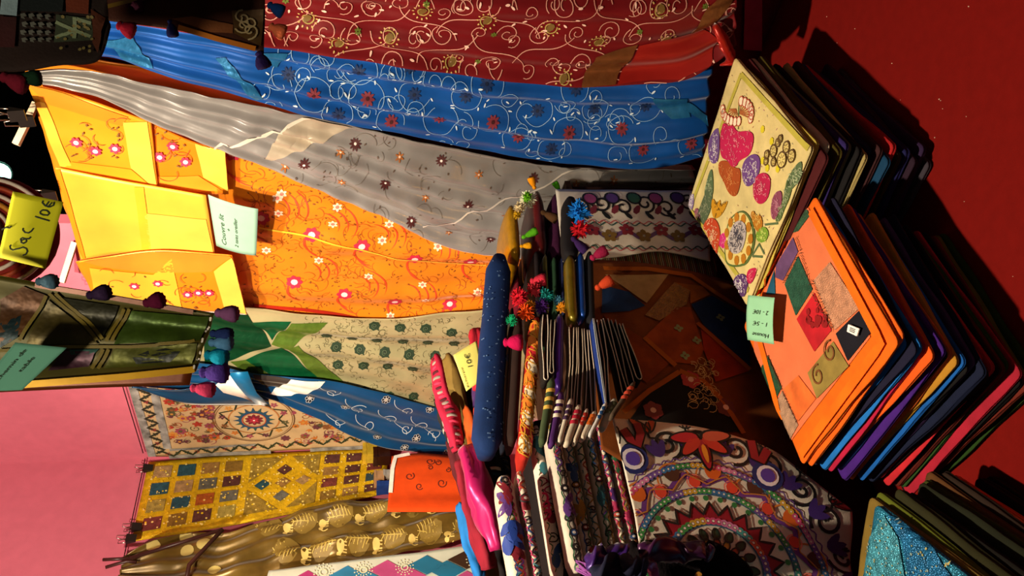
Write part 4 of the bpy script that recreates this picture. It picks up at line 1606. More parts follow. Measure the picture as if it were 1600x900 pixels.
for a in (((575, 305), (660, 295)), ((535, 430), (570, 500)), ((490, 515), (560, 520)), ((540, 430), (490, 510))):
    e.line('#5a7048', [k2(lerp(a[0][0], a[1][0], t / 8), lerp(a[0][1], a[1][1], t / 8)) for t in range(9)], .005)
shape('#c01c50', k2, [(465, 600), (530, 590), (500, 680), (470, 710), (450, 660)], '#f08090', 15)
for f, pt, d0 in ((k1, (380, 345), 2.2), (k1, (405, 375), -0.5)):
    for k in range(7):
        a = d0 + (k - 3) * 0.3
        q = f(pt[0] + math.cos(a) * 85, pt[1] + math.sin(a) * 85)
        e.line('#a8602c', [(lerp(f(*pt)[0], q[0], t / 6), lerp(f(*pt)[1], q[1], t / 6)) for t in range(7)], .003)
        e.fill('#f0e4c8', circ(q, .010, 10), .003)
        e.line('#b85038', circ(q, .011, 12), .0025, True, .0035)
e.line('#68783c', [k1(400 - 5 * t / 8, 300 + 180 * t / 8) for t in range(9)], .004)
for (x, y, r) in ((635, 625, .013), (690, 685, .017), (720, 600, .012), (665, 570, .009), (590, 650, .009), (585, 695, .008), (635, 700, .009), (755, 660, .013), (680, 545, .008)):
    p = k1(x, y)
    e.fill('#e0d080', circ(p, r, 12), .0028)
    e.line('#5a4420', circ(p, r, 16), .0035, True, .0036)
    for k in range(8):
        a = k * PI / 4
        e.line('#7a6030', [(p[0] + math.cos(a) * r * t / 4, p[1] + math.sin(a) * r * t / 4) for t in (1, 2, 3)], .0012, off=.004)
for (x, y) in ((620, 560), (660, 745), (560, 480), (590, 740), (560, 690)):
    e.fill('#d8cc20', circ(k1(x, y), .009, 6), .002)
for k in range(260):
    f = R.choice((k1, k2))
    p = f(R.uniform(90, 820), R.uniform(120, 760))
    a = R.choice((.3, .9, 2.2))
    e.line(R.choice(('#a86a5a', '#8a8a78', '#b07890')), [(p[0] - math.cos(a) * .003, p[1] - math.sin(a) * .003), (p[0] + math.cos(a) * .003, p[1] + math.sin(a) * .003)], .0012, off=.0016)
e.done(top)

FS = [('turquoise sequinned', '#2a86ac', 1.0, {'kind': 'sequin'}), ('gold brown', '#7a6428', .8, {'dx': .012, 'dy': .03}), ('lime olive', '#5a6414', .9, {'dx': .022, 'dy': .05}), ('dark olive', '#2a2a10', 1.2, {'dx': .02, 'dy': .02}),
      ('black', '#12100c', 1.0, {'dx': .02}), ('forest green', '#1c2a14', 1.0, {'dx': .02, 'dy': .01}), ('dark green', '#1c2010', 1.0, {'dx': .03, 'dy': .01}), ('lime edged', '#3c4414', .9, {'dx': .035, 'dy': .025}), ('bronze brown', '#5a3818', .9, {'dx': .045, 'dy': .04}), ('dark bronze', '#2a1c14', .9, {'dx': .05, 'dy': .035}),
      ('bright orange', '#d8641c', 1.3, {'dx': .035, 'dy': .015, 'kind': 'foil'}), ('black blue', '#0c1018', 1.4, {'dx': .03, 'dy': .01}), ('black', '#0e0c0c', 1.4, {'dx': .04, 'dy': .02}), ('soot black', '#100e10', 1.4, {'dx': .04, 'dy': .02})]
fs = stack('cushion_cover', 'with the turquoise sequinned top', -0.600, 1.175, math.radians(-14), 0.36, 0.36, 0.72, FS, (0.0, 0.0), 13, 'covers in the turquoise topped stack', jit=0.006)
top, tm = fs[0]
pt3 = Plane((0, 0, 0.721), (1, 0, 0), (0, 1, 0), (0, 0, 1))
sff = Surf(pt3, tm.v, tm.f)
c0, c1 = pt3.px(1376, 800), pt3.px(1420, 905)
for pts, c in (([(1380, 806), (1402, 840), (1418, 930), (1310, 930), (1330, 880)], '#4aa4c0'), ([(1384, 806), (1440, 840), (1500, 920), (1424, 930), (1408, 846)], '#1c70a8')):
    patch('sequin_panel', sff, pts, mat(c, 'sequin', 0.35, 0.5), top, 0.003, 5)
e = Emb(sff)
for k in range(150):
    p = pt3.px(R.uniform(1320, 1490), R.uniform(805, 905))
    e.fill('#b8dcd8' if k % 2 else '#d8d890', circ(p, R.uniform(.001, .0028), 5), .005)
e.done(top, 'sequins', 'foil')

# ------------------------------------------------------------------ bags and covers piled on the riser
def bag_mesh(px1, px2, th, depth, setback, seed, sag, sup):
    """a folded soft bag lying on its side: long rounded body between two photo points on the riser front"""
    pl = PB.shift(-setback)
    A, B = pl.pt(*px1), pl.pt(*px2)
    n = 14
    rows = []
    ax = (B - A)
    L = ax.length
    t = ax / L
    back = -nB
    u = t.cross(back)
    if u.z < 0:
        u = -u
    seg = 18
    mb = MB()
    for i in range(n + 1):
        s = i / n
        P = A + ax * s + V((0, 0, -sag * 4 * s * (1 - s)))
        ed = min(s, 1 - s) * L
        k = 1.0 if ed > th * .7 else math.sqrt(max(0.3, 1 - (1 - ed / (th * .7)) ** 2))
        row = []
        for j in range(seg):
            a = 2 * PI * j / seg
            cx = math.copysign(abs(math.cos(a)) ** (2 / sup), math.cos(a))
            cy = math.copysign(abs(math.sin(a)) ** (2 / sup), math.sin(a))
            w = 1 + 0.10 * noise.noise(V((s * 5 + seed * 3.1, math.cos(a), math.sin(a) + seed)))
            row.append(P + back * (depth / 2 + cx * depth / 2 * (0.85 + .15 * k)) + u * cy * th / 2 * k * w)
        rows.append(row)
    mb.grid(rows, True)
    for v in mb.v:
        if (v - PB.o).dot(nB) < 0.018 or ((v - PB.o).dot(nB) < 0.074 and (v - PB.o).dot(dB) < 0.12):
            v.z = max(v.z, BZ + 0.002)
    mb.f.append(tuple(range(seg))[::-1])
    mb.f.append(tuple(n * seg + j for j in range(seg)))
    return mb, pl


def bag(name, label, cat, group, px1, px2, th, depth, c, setback=0.0, kind='cloth', seed=0, sag=0.0, sup=2.6, step=0.012, pad=0.0):
    """lays the bag where it is free: first a little slimmer, then further along its line of sight"""
    mb = None
    for k in range(34):
        for sc in (1, .96, .92, .88, .84, .8, .76, .72, .68, .62, .55):
            mb, pl = bag_mesh(px1, px2, th * sc + pad, depth, setback + k * step, seed, sag, sup)
            if is_free(mb):
                break
        else:
            continue
        break
    occupy(mb.v, mb.f)
    if pad:
        mb, pl = bag_mesh(px1, px2, th * sc, depth, setback + k * step, seed, sag, sup)
    o = mb.build(name, mat(c, kind))
    tag(o, label, cat, group)
    return o, Surf(pl, mb.v, mb.f, 0.25)


GA = 'tasselled bags piled on the riser'
A1, s1 = bag('shoulder_bag', 'dark blue quilted bag lying on top of the tasselled bags', 'bag', GA, (762, 702), (782, 395), 0.066, 0.06, '#0c2a5c', 0.0, 'cloth', 1)
band('light_blue_strap', s1, [s1.px(*p) for p in ((793, 480), (800, 520), (790, 560), (800, 590))], 0.010, mat('#1c6aa8', 'silk'), A1, 0.004)
e = Emb(s1)
for k in range(90):
    e.fill('#5878a8', circ(s1.px(R.uniform(755, 795), R.uniform(400, 690)), .002, 5), .0025)
e.done(A1, 'sequins')
A = {}
for key, lab, p1, p2, th, c, k, sb in (
        ('gold', 'gold beaded bag beside the white and green pompom', (806, 392), (800, 318), .036, '#b8860c', 'foil', .02),
        ('plum', 'dark red felt bag under the dark blue quilted bag', (812, 476), (803, 372), .036, '#5c1420', 'wool', .02),
        ('redbrown', 'glossy red and brown bag among the tassels', (846, 388), (840, 296), .040, '#5a1010', 'silk', .03),
        ('purple', 'dark purple felt bag between the brown bag and blue tassel', (872, 392), (870, 300), .034, '#32102c', 'wool', .03),
        ('black', 'black bag at the end of the riser near the white runner', (893, 398), (893, 306), .034, '#0c0a10', 'cloth', -.13),
        ('wine', 'wine red cloth bag under the dark red felt bag', (829, 486), (824, 388), .030, '#3c0c12', 'cloth', .02),
        ('dark', 'near black bag between the wine red and olive bags', (843, 490), (839, 390), .022, '#140c10', 'cloth', .02),
        ('olive', 'olive green silk bag in the tasselled pile', (857, 486), (853, 394), .026, '#585010', 'silk', .015),
        ('green', 'bottle green bag under the olive silk bag', (870, 488), (867, 398), .022, '#12301c', 'cloth', .02),
        ('navy', 'navy bag with red wool patch under the green bag', (882, 492), (879, 398), .022, '#10183c', 'cloth', .02),
        ('foil', 'crinkled olive foil bag near the bottom of the tasselled pile', (897, 497), (892, 398), .028, '#6a5c10', 'foil', -.13),
        ('blue', 'shiny bright blue bag near the bottom of the tasselled pile', (912, 492), (908, 394), .028, '#0c3c88', 'foil', -.13),
        ('bottom', 'black bag at the bottom of the tasselled pile', (926, 505), (922, 392), .024, '#0a0c14', 'cloth', -.13)):
    A[key] = bag('shoulder_bag', lab, 'bag', GA, p1, p2, th * 1.3, 0.045 if sb < 0 else 0.2, c, sb, k, len(A) + 3, step=-0.012 if sb < 0 else 0.012)[0]


def bp(x, y, fwd=0.0):
    return PB.shift(fwd).pt(x, y)


DN = V((0.0, -0.25, -1))
pompom(A['gold'], bp(825, 312, .03), .020, '#d8dcc0', 1)
pompom(A['gold'], bp(824, 308, .048), .012, '#5ca018', 2)
pompom(A['gold'], bp(812, 325, .03), .014, '#c8b890', 3)
pompom(A['gold'], bp(808, 336, .03), .010, '#b89018', 33)
tassel(A['redbrown'], bp(836, 296, .01), (0.9, -.2, .4), .035, .012, '#d88a10')
tassel(A['redbrown'], bp(845, 330, .02), (-.5, -.3, -.9), .05, .015, '#48301c', 'fringe')
tassel(A['purple'], bp(876, 300, .01), (.7, -.1, .5), .032, .010, '#48a018')
tassel(A['plum'], bp(815, 372, .02), (.4, -.1, -.8), .045, .012, '#4c9818')
tassel(A['plum'], bp(812, 385, .03), (.1, -.1, -1), .03, .010, '#c88c10')
pompom(A['black'], bp(905, 332, .155), .026, '#1060b0', 4)
pompom(A['black'], bp(907, 358, .155), .020, '#a81420', 5)
tassel(A['black'], bp(893, 370, .15), (-.6, -.1, -.6), .05, .014, '#2c1848')
tassel(A['navy'], bp(880, 425, .02), (-.2, -.2, -.6), .05, .026, '#681428')
tassel(A['bottom'], bp(922, 405, .145), (.3, -.1, -.5), .045, .016, '#80183c')
tassel(A['bottom'], bp(930, 452, .145), (.3, -.1, -.5), .045, .016, '#b03c20')
tassel(A['wine'], bp(828, 440, .02), (.1, -.3, -.7), .04, .018, '#b0283c')
for (x, y, r, c, i) in ((853, 462, .018, '#1c8080', 6), (872, 470, .011, '#3c708c', 7), (878, 480, .012, '#c07c18', 8), (828, 478, .012, '#b06a18', 9), (846, 478, .016, '#401c68', 10),
                        (822, 488, .018, '#d85018', 11), (812, 465, .020, '#b01828', 12), (800, 500, .012, '#109060', 13), (835, 452, .016, '#b8303c', 14)):
    pompom(A['wine'], bp(x, y, .03), r, c, i)
tassel(A1, bp(786, 535, .02), (.0, -.4, -.9), .045, .022, '#a81048')

bag('shoulder_bag', 'dark brown cloth bag tucked under the dark blue quilted bag', 'bag', GA, (801, 690), (812, 500), 0.026, 0.07, '#241410', -0.005, 'cloth', 31)
o_, s_ = bag('shoulder_bag', 'ink black bag with light blue edging under the dark blue quilted bag', 'bag', GA, (790, 690), (801, 480), 0.018, 0.07, '#0c1424', 0.015, 'cloth', 32)
band('blue_edging', s_, [s_.px(*p) for p in ((798, 500), (792, 540), (790, 580), (786, 620))], 0.010, mat('#1878b0', 'silk'), o_, 0.004)

GB_ = 'folded bags with white piping on the riser'
ik, iks = bag('printed_bag', 'red and white flame patterned folded bag beside the dark blue bag', 'bag', GB_, (820, 716), (840, 494), 0.055, 0.08, '#a82418', -0.03, 'cloth', 40)
e = Emb(iks)
for i, y in enumerate(range(505, 720, 20)):
    for j, x in enumerate((816, 828, 840)):
        c = iks.px(x - (y - 600) * 0.09 + R.uniform(-3, 3), y + j * 8)
        cc = '#e8dcc0' if y > 540 and (i + j) % 2 == 0 else ('#d87820' if (i + j) % 3 else '#b01c28')
        e.fill(cc, ell(c, R.uniform(.018, .03), .009, R.uniform(-.15, .15) + .08, 10), .003)
        e.line('#c89028', ell(c, .03, .011, .08, 14), .0028, True, .004)
e.done(ik, 'print')


def hairpin(label, pxs, gap, c, rim, fwd, depth=0.24, seed=0):
    """a bag folded double and laid flat: open hairpin seen from its end, with a pale piped edge"""
    gap0, fwd0, mb = gap, 0.125, None
    depth = 0.034
    for step in range(5):
        for sc in (.8, .7, .6, .5, .42, .34, .26):
            gap, fwd = gap0 * sc, fwd0 + step * 0.006
            pl = PB.shift(fwd)
            mid = [pl.px(*p) for p in pxs]
            m = []
            N = 16
            for i in range(N + 1):
                m.append(poly_at(mid, i / N))
            up_, dn = [], []
            for i, p in enumerate(m):
                g = gap * (0.62 + 0.22 * math.sin(i * .33 + seed) + 0.16 * i / N)
                up_.append((p[0], p[1] + g / 2))
                dn.append((p[0], p[1] - g / 2))
            end = m[-1]
            d = V((end[0] - m[-2][0], end[1] - m[-2][1])).normalized()
            gg = (up_[-1][1] - dn[-1][1]) / 2
            arc = []
            for k in range(1, 6):
                a = PI / 2 - PI * k / 6
                arc.append((end[0] + d[0] * gg * 1.3 * math.cos(a), end[1] + gg * math.sin(a) + d[1] * gg * math.cos(a)))
            path = up_ + arc + dn[::-1]
            mb = MB()
            mb.grid([[pl.at(p, 0) for p in path], [pl.at(p, -depth * .5) for p in path], [pl.at(p, -depth) for p in path]])
            thick = MB()
            thick.add(mb.v, mb.f)
            nv = len(path)
            for sg in (-1, 1):
                thick.add([v + V((0, 0, sg * .0022)) for v in mb.v], mb.f)
            if is_free(thick):
                break
        else:
            continue
        break
    occupy(thick.v, thick.f)
    o = mb.build('folded_bag', mat(c, 'cloth'), solid=0.002)
    tag(o, label, 'bag', GB_)
    mb = MB()
    mb.tube([pl.at(p, 0.001) for p in path], 0.0012, 6)
    mb.build('piping', mat(rim, 'thread'), o)
    return o


HP = [('black folded bag with white piping under the flame patterned bag', [(852, 492), (851, 540), (853, 590)], .02, '#16100e', '#d8d0c0', .06),
      ('dark grey folded bag with thin pale piping beside the purple bag', [(864, 500), (862, 545), (862, 580)], .014, '#241c1a', '#a8a090', .09),
      ('brown folded bag with pale piping, nearest below the purple bag', [(893, 512), (893, 570), (887, 640)], .016, '#2c1c14', '#d0c0a8', .09),
      ('chestnut folded bag with pale piping in the brown group', [(902, 512), (903, 570), (897, 645)], .014, '#3a2018', '#b8a890', .09),
      ('umber folded bag with pale piping in the brown group', [(911, 514), (914, 575), (910, 650)], .014, '#2a1812', '#b8a890', .09),
      ('dark umber folded bag with red fold in the brown group', [(919, 516), (925, 580), (928, 655)], .014, '#301c14', '#d8c8b0', .09),
      ('royal blue folded bag with grey piping', [(927, 498), (936, 560), (946, 628)], .016, '#102c78', '#a8b4bc', .09),
      ('navy folded bag with broad white piping', [(936, 500), (946, 560), (950, 632)], .022, '#101c40', '#e0dcd0', .09),
      ('black folded bag with white piping beside the navy bag', [(946, 498), (960, 550), (976, 612)], .016, '#0c0c10', '#b8b4a8', .09),
      ('charcoal folded bag with grey piping next to the rust brown cover', [(958, 500), (972, 545), (986, 600)], .018, '#141818', '#9aa098', .09),
      ('dark green folded bag with pale piping next to the rust brown cover', [(970, 506), (984, 545), (998, 588)], .018, '#0c1814', '#c8ccbc', .09)]
for i, (lb, pxs, gap, c, rim, fwd) in enumerate(HP):
    hairpin(lb, pxs, gap, c, rim, fwd, 0.24, i)
pb, _ = bag('folded_bag', 'deep purple satin folded bag between the grey and brown ones', 'bag', GB_, (874, 606), (876, 490), 0.026, 0.034, '#341068', -0.125, 'silk', 55, step=-0.006)
# short folded ends turned towards the white covers
for i, (p1, p2, c, st, lb) in enumerate((
        ((848, 692), (864, 590), '#3a4a30', '#d8b050', 'narrow folded bag end with dark multicolour stripes by the flame patterned bag'),
        ((862, 694), (878, 612), '#4a2468', '#e8e0d0', 'narrow violet folded bag end with white tip'),
        ((874, 690), (893, 622), '#d8d0c0', '#40284c', 'narrow white folded bag end with plum band'),
        ((886, 692), (906, 632), '#c8bca8', '#b01c38', 'narrow white folded bag end with crimson band'),
        ((898, 690), (918, 638), '#d0c4b0', '#c03020', 'narrow white folded bag end with scarlet band'),
        ((910, 684), (930, 642), '#d8ccb8', '#d06820', 'narrow white folded bag end with orange band'),
        ((922, 680), (948, 628), '#c8c8c8', '#205898', 'narrow white folded bag end with blue band'),
        ((942, 668), (962, 622), '#b8b4a8', '#586048', 'narrow grey folded bag end with olive band'),
        ((956, 650), (992, 596), '#4a3c30', '#c04830', 'narrow brown folded bag end with rust band'))):
    o, sf = bag('folded_bag_end', lb, 'bag', 'folded ends of the piped bags', p1, p2, 0.017, 0.022, c, -0.152, 'cloth', 60 + i, step=-0.005)
    e = Emb(sf)
    for k in range(3):
        t = .55 + .13 * k
        x, y = lerp(p1[0], p2[0], t), lerp(p1[1], p2[1], t)
        q0, q1 = sf.px(x - 6, y), sf.px(x + 6, y)
        e.line(st, [(lerp(q0[0], q1[0], j / 6), lerp(q0[1], q1[1], j / 6)) for j in range(7)], .009)
    e.done(o, 'stripe')

GC = 'white embroidered covers piled on the riser'
CL = ['#a82858', '#583080', '#204c88', '#1c5834', '#a07820', '#a84018', '#181418', '#7c1828', '#307080']
CI = [((788, 742), (817, 915), 0.032, 'with big blue leaves and black spirals beside the magenta cloth', '#d8cebc'),
      ((812, 735), (844, 910), 0.028, 'with green leaf and turquoise rings', '#cfc6b6'),
      ((838, 664), (877, 900), 0.034, 'with pink flower and pastel squiggles, thickest of its pile', '#e0d4c8'),
      ((863, 660), (906, 890), 0.026, 'with charcoal zigzag edges', '#c0b8ac'),
      ((882, 658), (925, 880), 0.022, 'with dark navy leaf and plum feathers', '#dcd4c4'),
      ((899, 656), (942, 870), 0.022, 'with green zigzag edges', '#e4dac6'),
      ((916, 654), (959, 865), 0.022, 'with blue rings and mauve ribbon', '#e0d4c2'),
      ((933, 652), (976, 855), 0.022, 'with black scrolls and ochre petals', '#d4c8b4'),
      ((949, 652), (992, 848), 0.020, 'with orange edge lying lowest above the round sun cover', '#c8bca8')]
for i, (p1, p2, th, lb, c) in enumerate(CI):
    o, sf = bag('embroidered_cover', 'folded white embroidered cover ' + lb, 'cover', GC, p1, p2, th * 1.25, 0.06, c, -0.062, 'cloth', 80 + i, sup=3.0, step=0.02, pad=0.003)
    e = Emb(sf)
    rr = random.Random(200 + i)
    nrm = (p2[0] - p1[0], p2[1] - p1[1])
    thp = th / 0.0017 / 2

    def along(t, w):
        x, y = lerp(p1[0], p2[0], t), lerp(p1[1], p2[1], t)
        return sf.px(x + w * thp, y)
    cA, cB = rr.choice(CL), rr.choice(CL)
    edge = {3: '#1c1a1c', 5: '#1c4030', 8: '#b05818'}.get(i, rr.choice(CL))
    e.line(edge, [along(t / 80, .62 + .16 * math.sin(t * 1.25)) for t in range(81)], .0032)
    e.line(rr.choice(CL), [along(t / 80, -.6 + .16 * math.sin(t * 1.1)) for t in range(81)], .0028)
    nm = 10
    for k in range(nm):
        t = (k + .5) / nm
        w = rr.uniform(-.3, .3)
        p = along(t, w)
        cc = rr.choice(CL)
        kind = rr.choice((0, 1, 1, 2, 3, 3, 3))
        if kind == 0:
            e.line('#181418', spiral(p, th * .36, th * .08, rr.uniform(0, 6), 1.4 * rr.choice((-1, 1)), 20), .003)
        elif kind == 1:
            for d in (-.6, 0, .6):
                a = rr.choice((0, 3.1)) + d
                e.fill(cc, ell((p[0] + math.cos(a) * .014, p[1] + math.sin(a) * .014), .016, .007, a, 9), .0025)
        elif kind == 2:
            e.fill(cc, circ(p, th * .26, 12), .0025)
            e.line('#201820', circ(p, th * .3, 14), .003, True, .003)
            e.fill('#e8e0d8', circ(p, th * .12, 8), .0035)
        else:
            e.line(cc, [(p[0] + (j - 8) * .0035, p[1] + th * .22 * math.sin(j * .8)) for j in range(17)], .003)
    if i == 0:
        for (x, y) in ((800, 815), (795, 835)):
            p = sf.px(x, y)
            for d in (2.4, 3.1, 3.8):
                e.fill('#183c98', ell((p[0] + math.cos(d) * .02, p[1] + math.sin(d) * .02), .022, .008, d, 10), .004)
    if i == 2:
        for k in range(12):
            p = sf.px(826 + k * 2 + rr.uniform(-6, 6), 735 + k * 6)
            e.line('#d81c5c', spiral(p, .016, .003, rr.uniform(0, 6), 1.2, 14), .005, off=.004)
    e.done(o)
    if i in (3, 5):
        x, y = p2[0] - 2, p2[1] - 6
        q = sf.pl.pt(x, y, .012)
        mb = MB()
        for k in range(14):
            a = rr.uniform(-1, 1)
            mb.tube([q + V((rr.uniform(-.012, .012), -.01, rr.uniform(-.012, .012))), q + V((-.012 + a * .016, -.025, -.014)), q + V((-.010 + a * .028, -.028, -.036 + rr.uniform(-.01, .01)))], .0016, 5)
        mb.build('fringe', mat('#d8cdb4' if i > 3 else '#8a4c98', 'wool'), o)

# scarves behind: soft rolls of cloth drooping to the left
def roll(name, label, pxs, rads, c, setback, kind='cloth', stripes=None, cat='scarf'):
    dirn = 1 if setback > 0 else -1
    if setback > 0:
        setback += 0.05
    for step in range(40):
        pl = PB.shift(-(setback + dirn * step * 0.012))
        pts = [pl.px(*p) for p in pxs]
        P, Rr = [], []
        n = 20
        for i in range(n + 1):
            s = i / n
            ab = cat_rows([[p] for p in pts], s)[0] if len(pts) > 2 else poly_at(pts, s)
            P.append(pl.at(ab, 0.006 * math.sin(s * 9)))
            f = s * (len(rads) - 1)
            k = min(int(f), len(rads) - 2)
            Rr.append(lerp(rads[k], rads[k + 1], f - k) * 1.35)
        mb = MB()
        mb.tube(P, Rr, 16, flat=0.75)
        for i, v in enumerate(mb.v):
            k = i % 16
            cen = P[i // 16]
            v -= (v - cen) * (0.22 * math.sin(3 * 2 * PI * k / 16 + (i // 16) * .22 + len(label)) + 0.1 * math.sin(5 * 2 * PI * k / 16 - (i // 16) * .3))
            v += V((noise.noise(v * 40), noise.noise(v * 40 + V((9, 0, 0))), noise.noise(v * 40 + V((0, 9, 0))))) * 0.004
        if is_free(mb):
            break
    occupy(mb.v, mb.f)
    o = mb.build(name, mat(c, kind))
    tag(o, label, cat, 'scarves piled behind the bags')
    if stripes:
        for si, sc in enumerate(stripes):
            m2 = MB()
            for i in range(1, n, 1):
                if i % len(stripes) != si:
                    continue
                m2.tube([P[i].lerp(P[i + 1], .1), P[i].lerp(P[i + 1], .55)], [Rr[i] * 1.0] * 2, 16, flat=.77)
            m2.build('stripe', mat(sc, kind), o)
    return o


bag('shoulder_bag', 'black cloth bundle lying behind the white embroidered covers', 'bag', GA, (845, 655), (905, 960), 0.17, 0.10, '#140e12', 0.03, 'cloth', 97)
roll('scarf_roll', 'crimson and grey striped rolled scarf drooping at the back of the riser', [(682, 560), (688, 605), (702, 650), (714, 705)], [.012, .018, .022, .014], '#a01838', .20, 'cloth', ['#c03050', '#4a1420', '#8a8078'])
roll('scarf_roll', 'black scarf roll with silver feather stitching next to the striped scarf', [(690, 628), (700, 660), (712, 700)], [.016, .02, .012], '#1c1a1a', .18, 'cloth', ['#98948a', '#1c1a1a', '#1c1a1a', '#1c1a1a'])
roll('scarf_roll', 'olive brown cotton scarf roll beside the yellow price note', [(700, 562), (713, 610), (724, 660), (734, 715)], [.016, .026, .020, .012], '#75602c', .19)
roll('scarf_roll', 'red felt scarf roll behind the yellow price note', [(742, 520), (746, 560), (748, 610)], [.014, .022, .014], '#a8182c', .16)
roll('scarf_roll', 'violet silk scarf roll under the red felt roll', [(744, 606), (751, 640), (758, 676)], [.010, .016, .012], '#4a2c70', .14, 'silk')
roll('scarf_roll', 'orange red scarf roll with white bead rows beside the dark blue bag', [(746, 640), (756, 672), (764, 702)], [.010, .026, .024], '#b83818', .12, 'cloth', ['#d8b8a0', '#b83818', '#a02818'])
roll('scarf_roll', 'black and teal scarf roll with white bead stripes', [(760, 690), (768, 740), (778, 800), (784, 850)], [.020, .024, .016, .010], '#0e1c24', .08, 'cloth', ['#c8c4b0', '#10404c', '#0c1014'])
roll('scarf_roll', 'dark blue and grey banded scarf roll beside the white covers', [(776, 690), (784, 720), (788, 756)], [.012, .018, .014], '#20283c', .07, 'cloth', ['#3c4c68', '#20283c', '#686458'])
roll('scarf_roll', 'bright magenta satin scarf drooping between the beaded and crimson scarves', [(728, 704), (746, 760), (762, 810), (776, 860)], [.018, .030, .026, .012], '#b81c68', .13, 'silk')
roll('scarf_roll', 'dark crimson scarf along the edge of the magenta scarf', [(718, 722), (732, 780), (750, 840), (764, 890)], [.010, .020, .022, .016], '#7c1428', .17, 'cloth')
roll('scarf_roll', 'bright blue scarf edge showing under the dark crimson scarf', [(718, 790), (730, 835), (744, 880), (750, 915)], [.008, .016, .014, .010], '#1868b0', .19, 'cloth')
roll('scarf_roll', 'khaki brown scarf roll at the foot of the crimson scarf', [(744, 838), (758, 880), (768, 930)], [.012, .026, .024], '#6a5428', .15, 'cloth')
roll('scarf_roll', 'orange rust scarf roll squeezed beside the olive brown one', [(728, 640), (738, 680), (742, 715)], [.008, .014, .010], '#a84814', .17, 'cloth')
for i, (pxs, c, lb) in enumerate((([(712, 575), (738, 640), (752, 700)], '#1c1410', 'black brown scarf roll hidden between olive and red rolls'), ([(748, 560), (752, 620), (762, 690)], '#2c1438', 'dark plum scarf roll against the dark blue bag'),
                              ([(740, 690), (762, 760), (780, 850)], '#181014', 'black scarf roll under the magenta satin scarf'), ([(770, 700), (784, 760), (790, 830)], '#14202c', 'ink blue scarf roll beside the white covers'),
                              ([(706, 690), (722, 740), (738, 800)], '#481018', 'maroon scarf roll behind the dark crimson scarf'), ([(770, 830), (780, 880), (788, 930)], '#100c10', 'black scarf roll below the khaki brown one'))):
    roll('scarf_roll', lb, pxs, [.014, .022, .016], c, .24 if i not in (3, 5) else .12)
# dark fringed scarves below the white covers
roll('scarf_roll', 'black velvet scarf lying across the foot of the round sun cover', [(985, 868), (1040, 872), (1110, 876), (1160, 905)], [.014, .026, .024, .02], '#0c080c', -0.11, 'wool')
roll('scarf_roll', 'dark purple scarf roll lying on the black velvet scarf', [(1000, 862), (1040, 862), (1080, 862), (1108, 866)], [.012, .016, .014, .010], '#3c1040', -0.14, 'silk')
roll('scarf_roll', 'thin pink satin scarf fold beside the white fringe', [(1008, 880), (1022, 890), (1026, 925)], [.006, .009, .009], '#b0589c', -0.16, 'silk')
roll('scarf_roll', 'violet fringed scarf under the ends of the white covers', [(920, 878), (945, 872), (975, 862)], [.012, .02, .012], '#3c1c70', -0.12, 'silk')
roll('scarf_roll', 'navy scarf roll beneath the violet fringed scarf', [(930, 900), (965, 892), (1000, 890)], [.014, .022, .016], '#101430', -0.12, 'cloth')

# ------------------------------------------------------------------ notes and hand writing
INK = '#26301c'


def note(name, label, corners, colour, strokes=None, texts=None, bow=0.006):
    """corners: four 3-D points, top-left, top-right, bottom-right, bottom-left as the note is read"""
    TL, TR, BR, BL = [V(c) for c in corners]
    nn = (TR - TL).cross(BL - TL).normalized()
    if nn.dot(CAM - TL) < 0:
        nn = -nn
    n = 12

    def P(u, v, off=0.0):
        b = TL.lerp(TR, u).lerp(BL.lerp(BR, u), v)
        return b + nn * (bow * 4 * v * (1 - v) + bow * 1.5 * v * v + off)
    mb = MB()
    mb.grid([[P(j / n, i / n) for j in range(n + 1)] for i in range(n + 1)])
    f = mb.f[0]
    if (mb.v[f[1]] - mb.v[f[0]]).cross(mb.v[f[2]] - mb.v[f[0]]).dot(nn) < 0:
        mb.f = [tuple(reversed(q)) for q in mb.f]
    o = mb.build(name, mat(colour, 'paper', 0.85, 0.04), solid=0.0008)
    tag(o, label, 'note')
    wm = MB()
    for st, wd in (strokes or []):
        pts = []
        for i in range(len(st) - 1):
            pts += [(lerp(st[i][0], st[i + 1][0], k / 4), lerp(st[i][1], st[i + 1][1], k / 4)) for k in range(4)]
        pts.append(st[-1])
        wm.tube([P(u, v, .0008) for u, v in pts], wd, 5, flat=0.4, fdir=nn)
    for (txt, u0, v0, size, wid) in (texts or []):
        cu = bpy.data.curves.new('t', 'FONT')
        cu.body = txt
        cu.size = 1.0
        cu.shear = 0.25
        cu.resolution_u = 3
        ob = bpy.data.objects.new('t', cu)
        col.objects.link(ob)
        bpy.context.view_layer.update()
        me = bpy.data.meshes.new_from_object(ob.evaluated_get(bpy.context.evaluated_depsgraph_get()))
        xs = [v.co.x for v in me.vertices] or [0, 1]
        W = max(xs) - min(xs) or 1
        k = wid / W
        wm.add([P(u0 + (v.co.x - min(xs)) * k, v0 - v.co.y * size, .0014) for v in me.vertices], [tuple(p.vertices) for p in me.polygons])
        bpy.data.objects.remove(ob)
        bpy.data.meshes.remove(me)
        bpy.data.curves.remove(cu)
    if wm.v:
        wr = wm.build('handwriting', mat(INK, 'paper', 0.9, 0.02), o, smooth=False)
        wr['label'] = 'dark hand written lettering'
    return o


PNEAR = Plane((0, 1.05, 0), (1, 0, 0), (0, 0, 1), (0, -1, 0))       # overhead things hang about here
pn = PNEAR.shift(0.03)


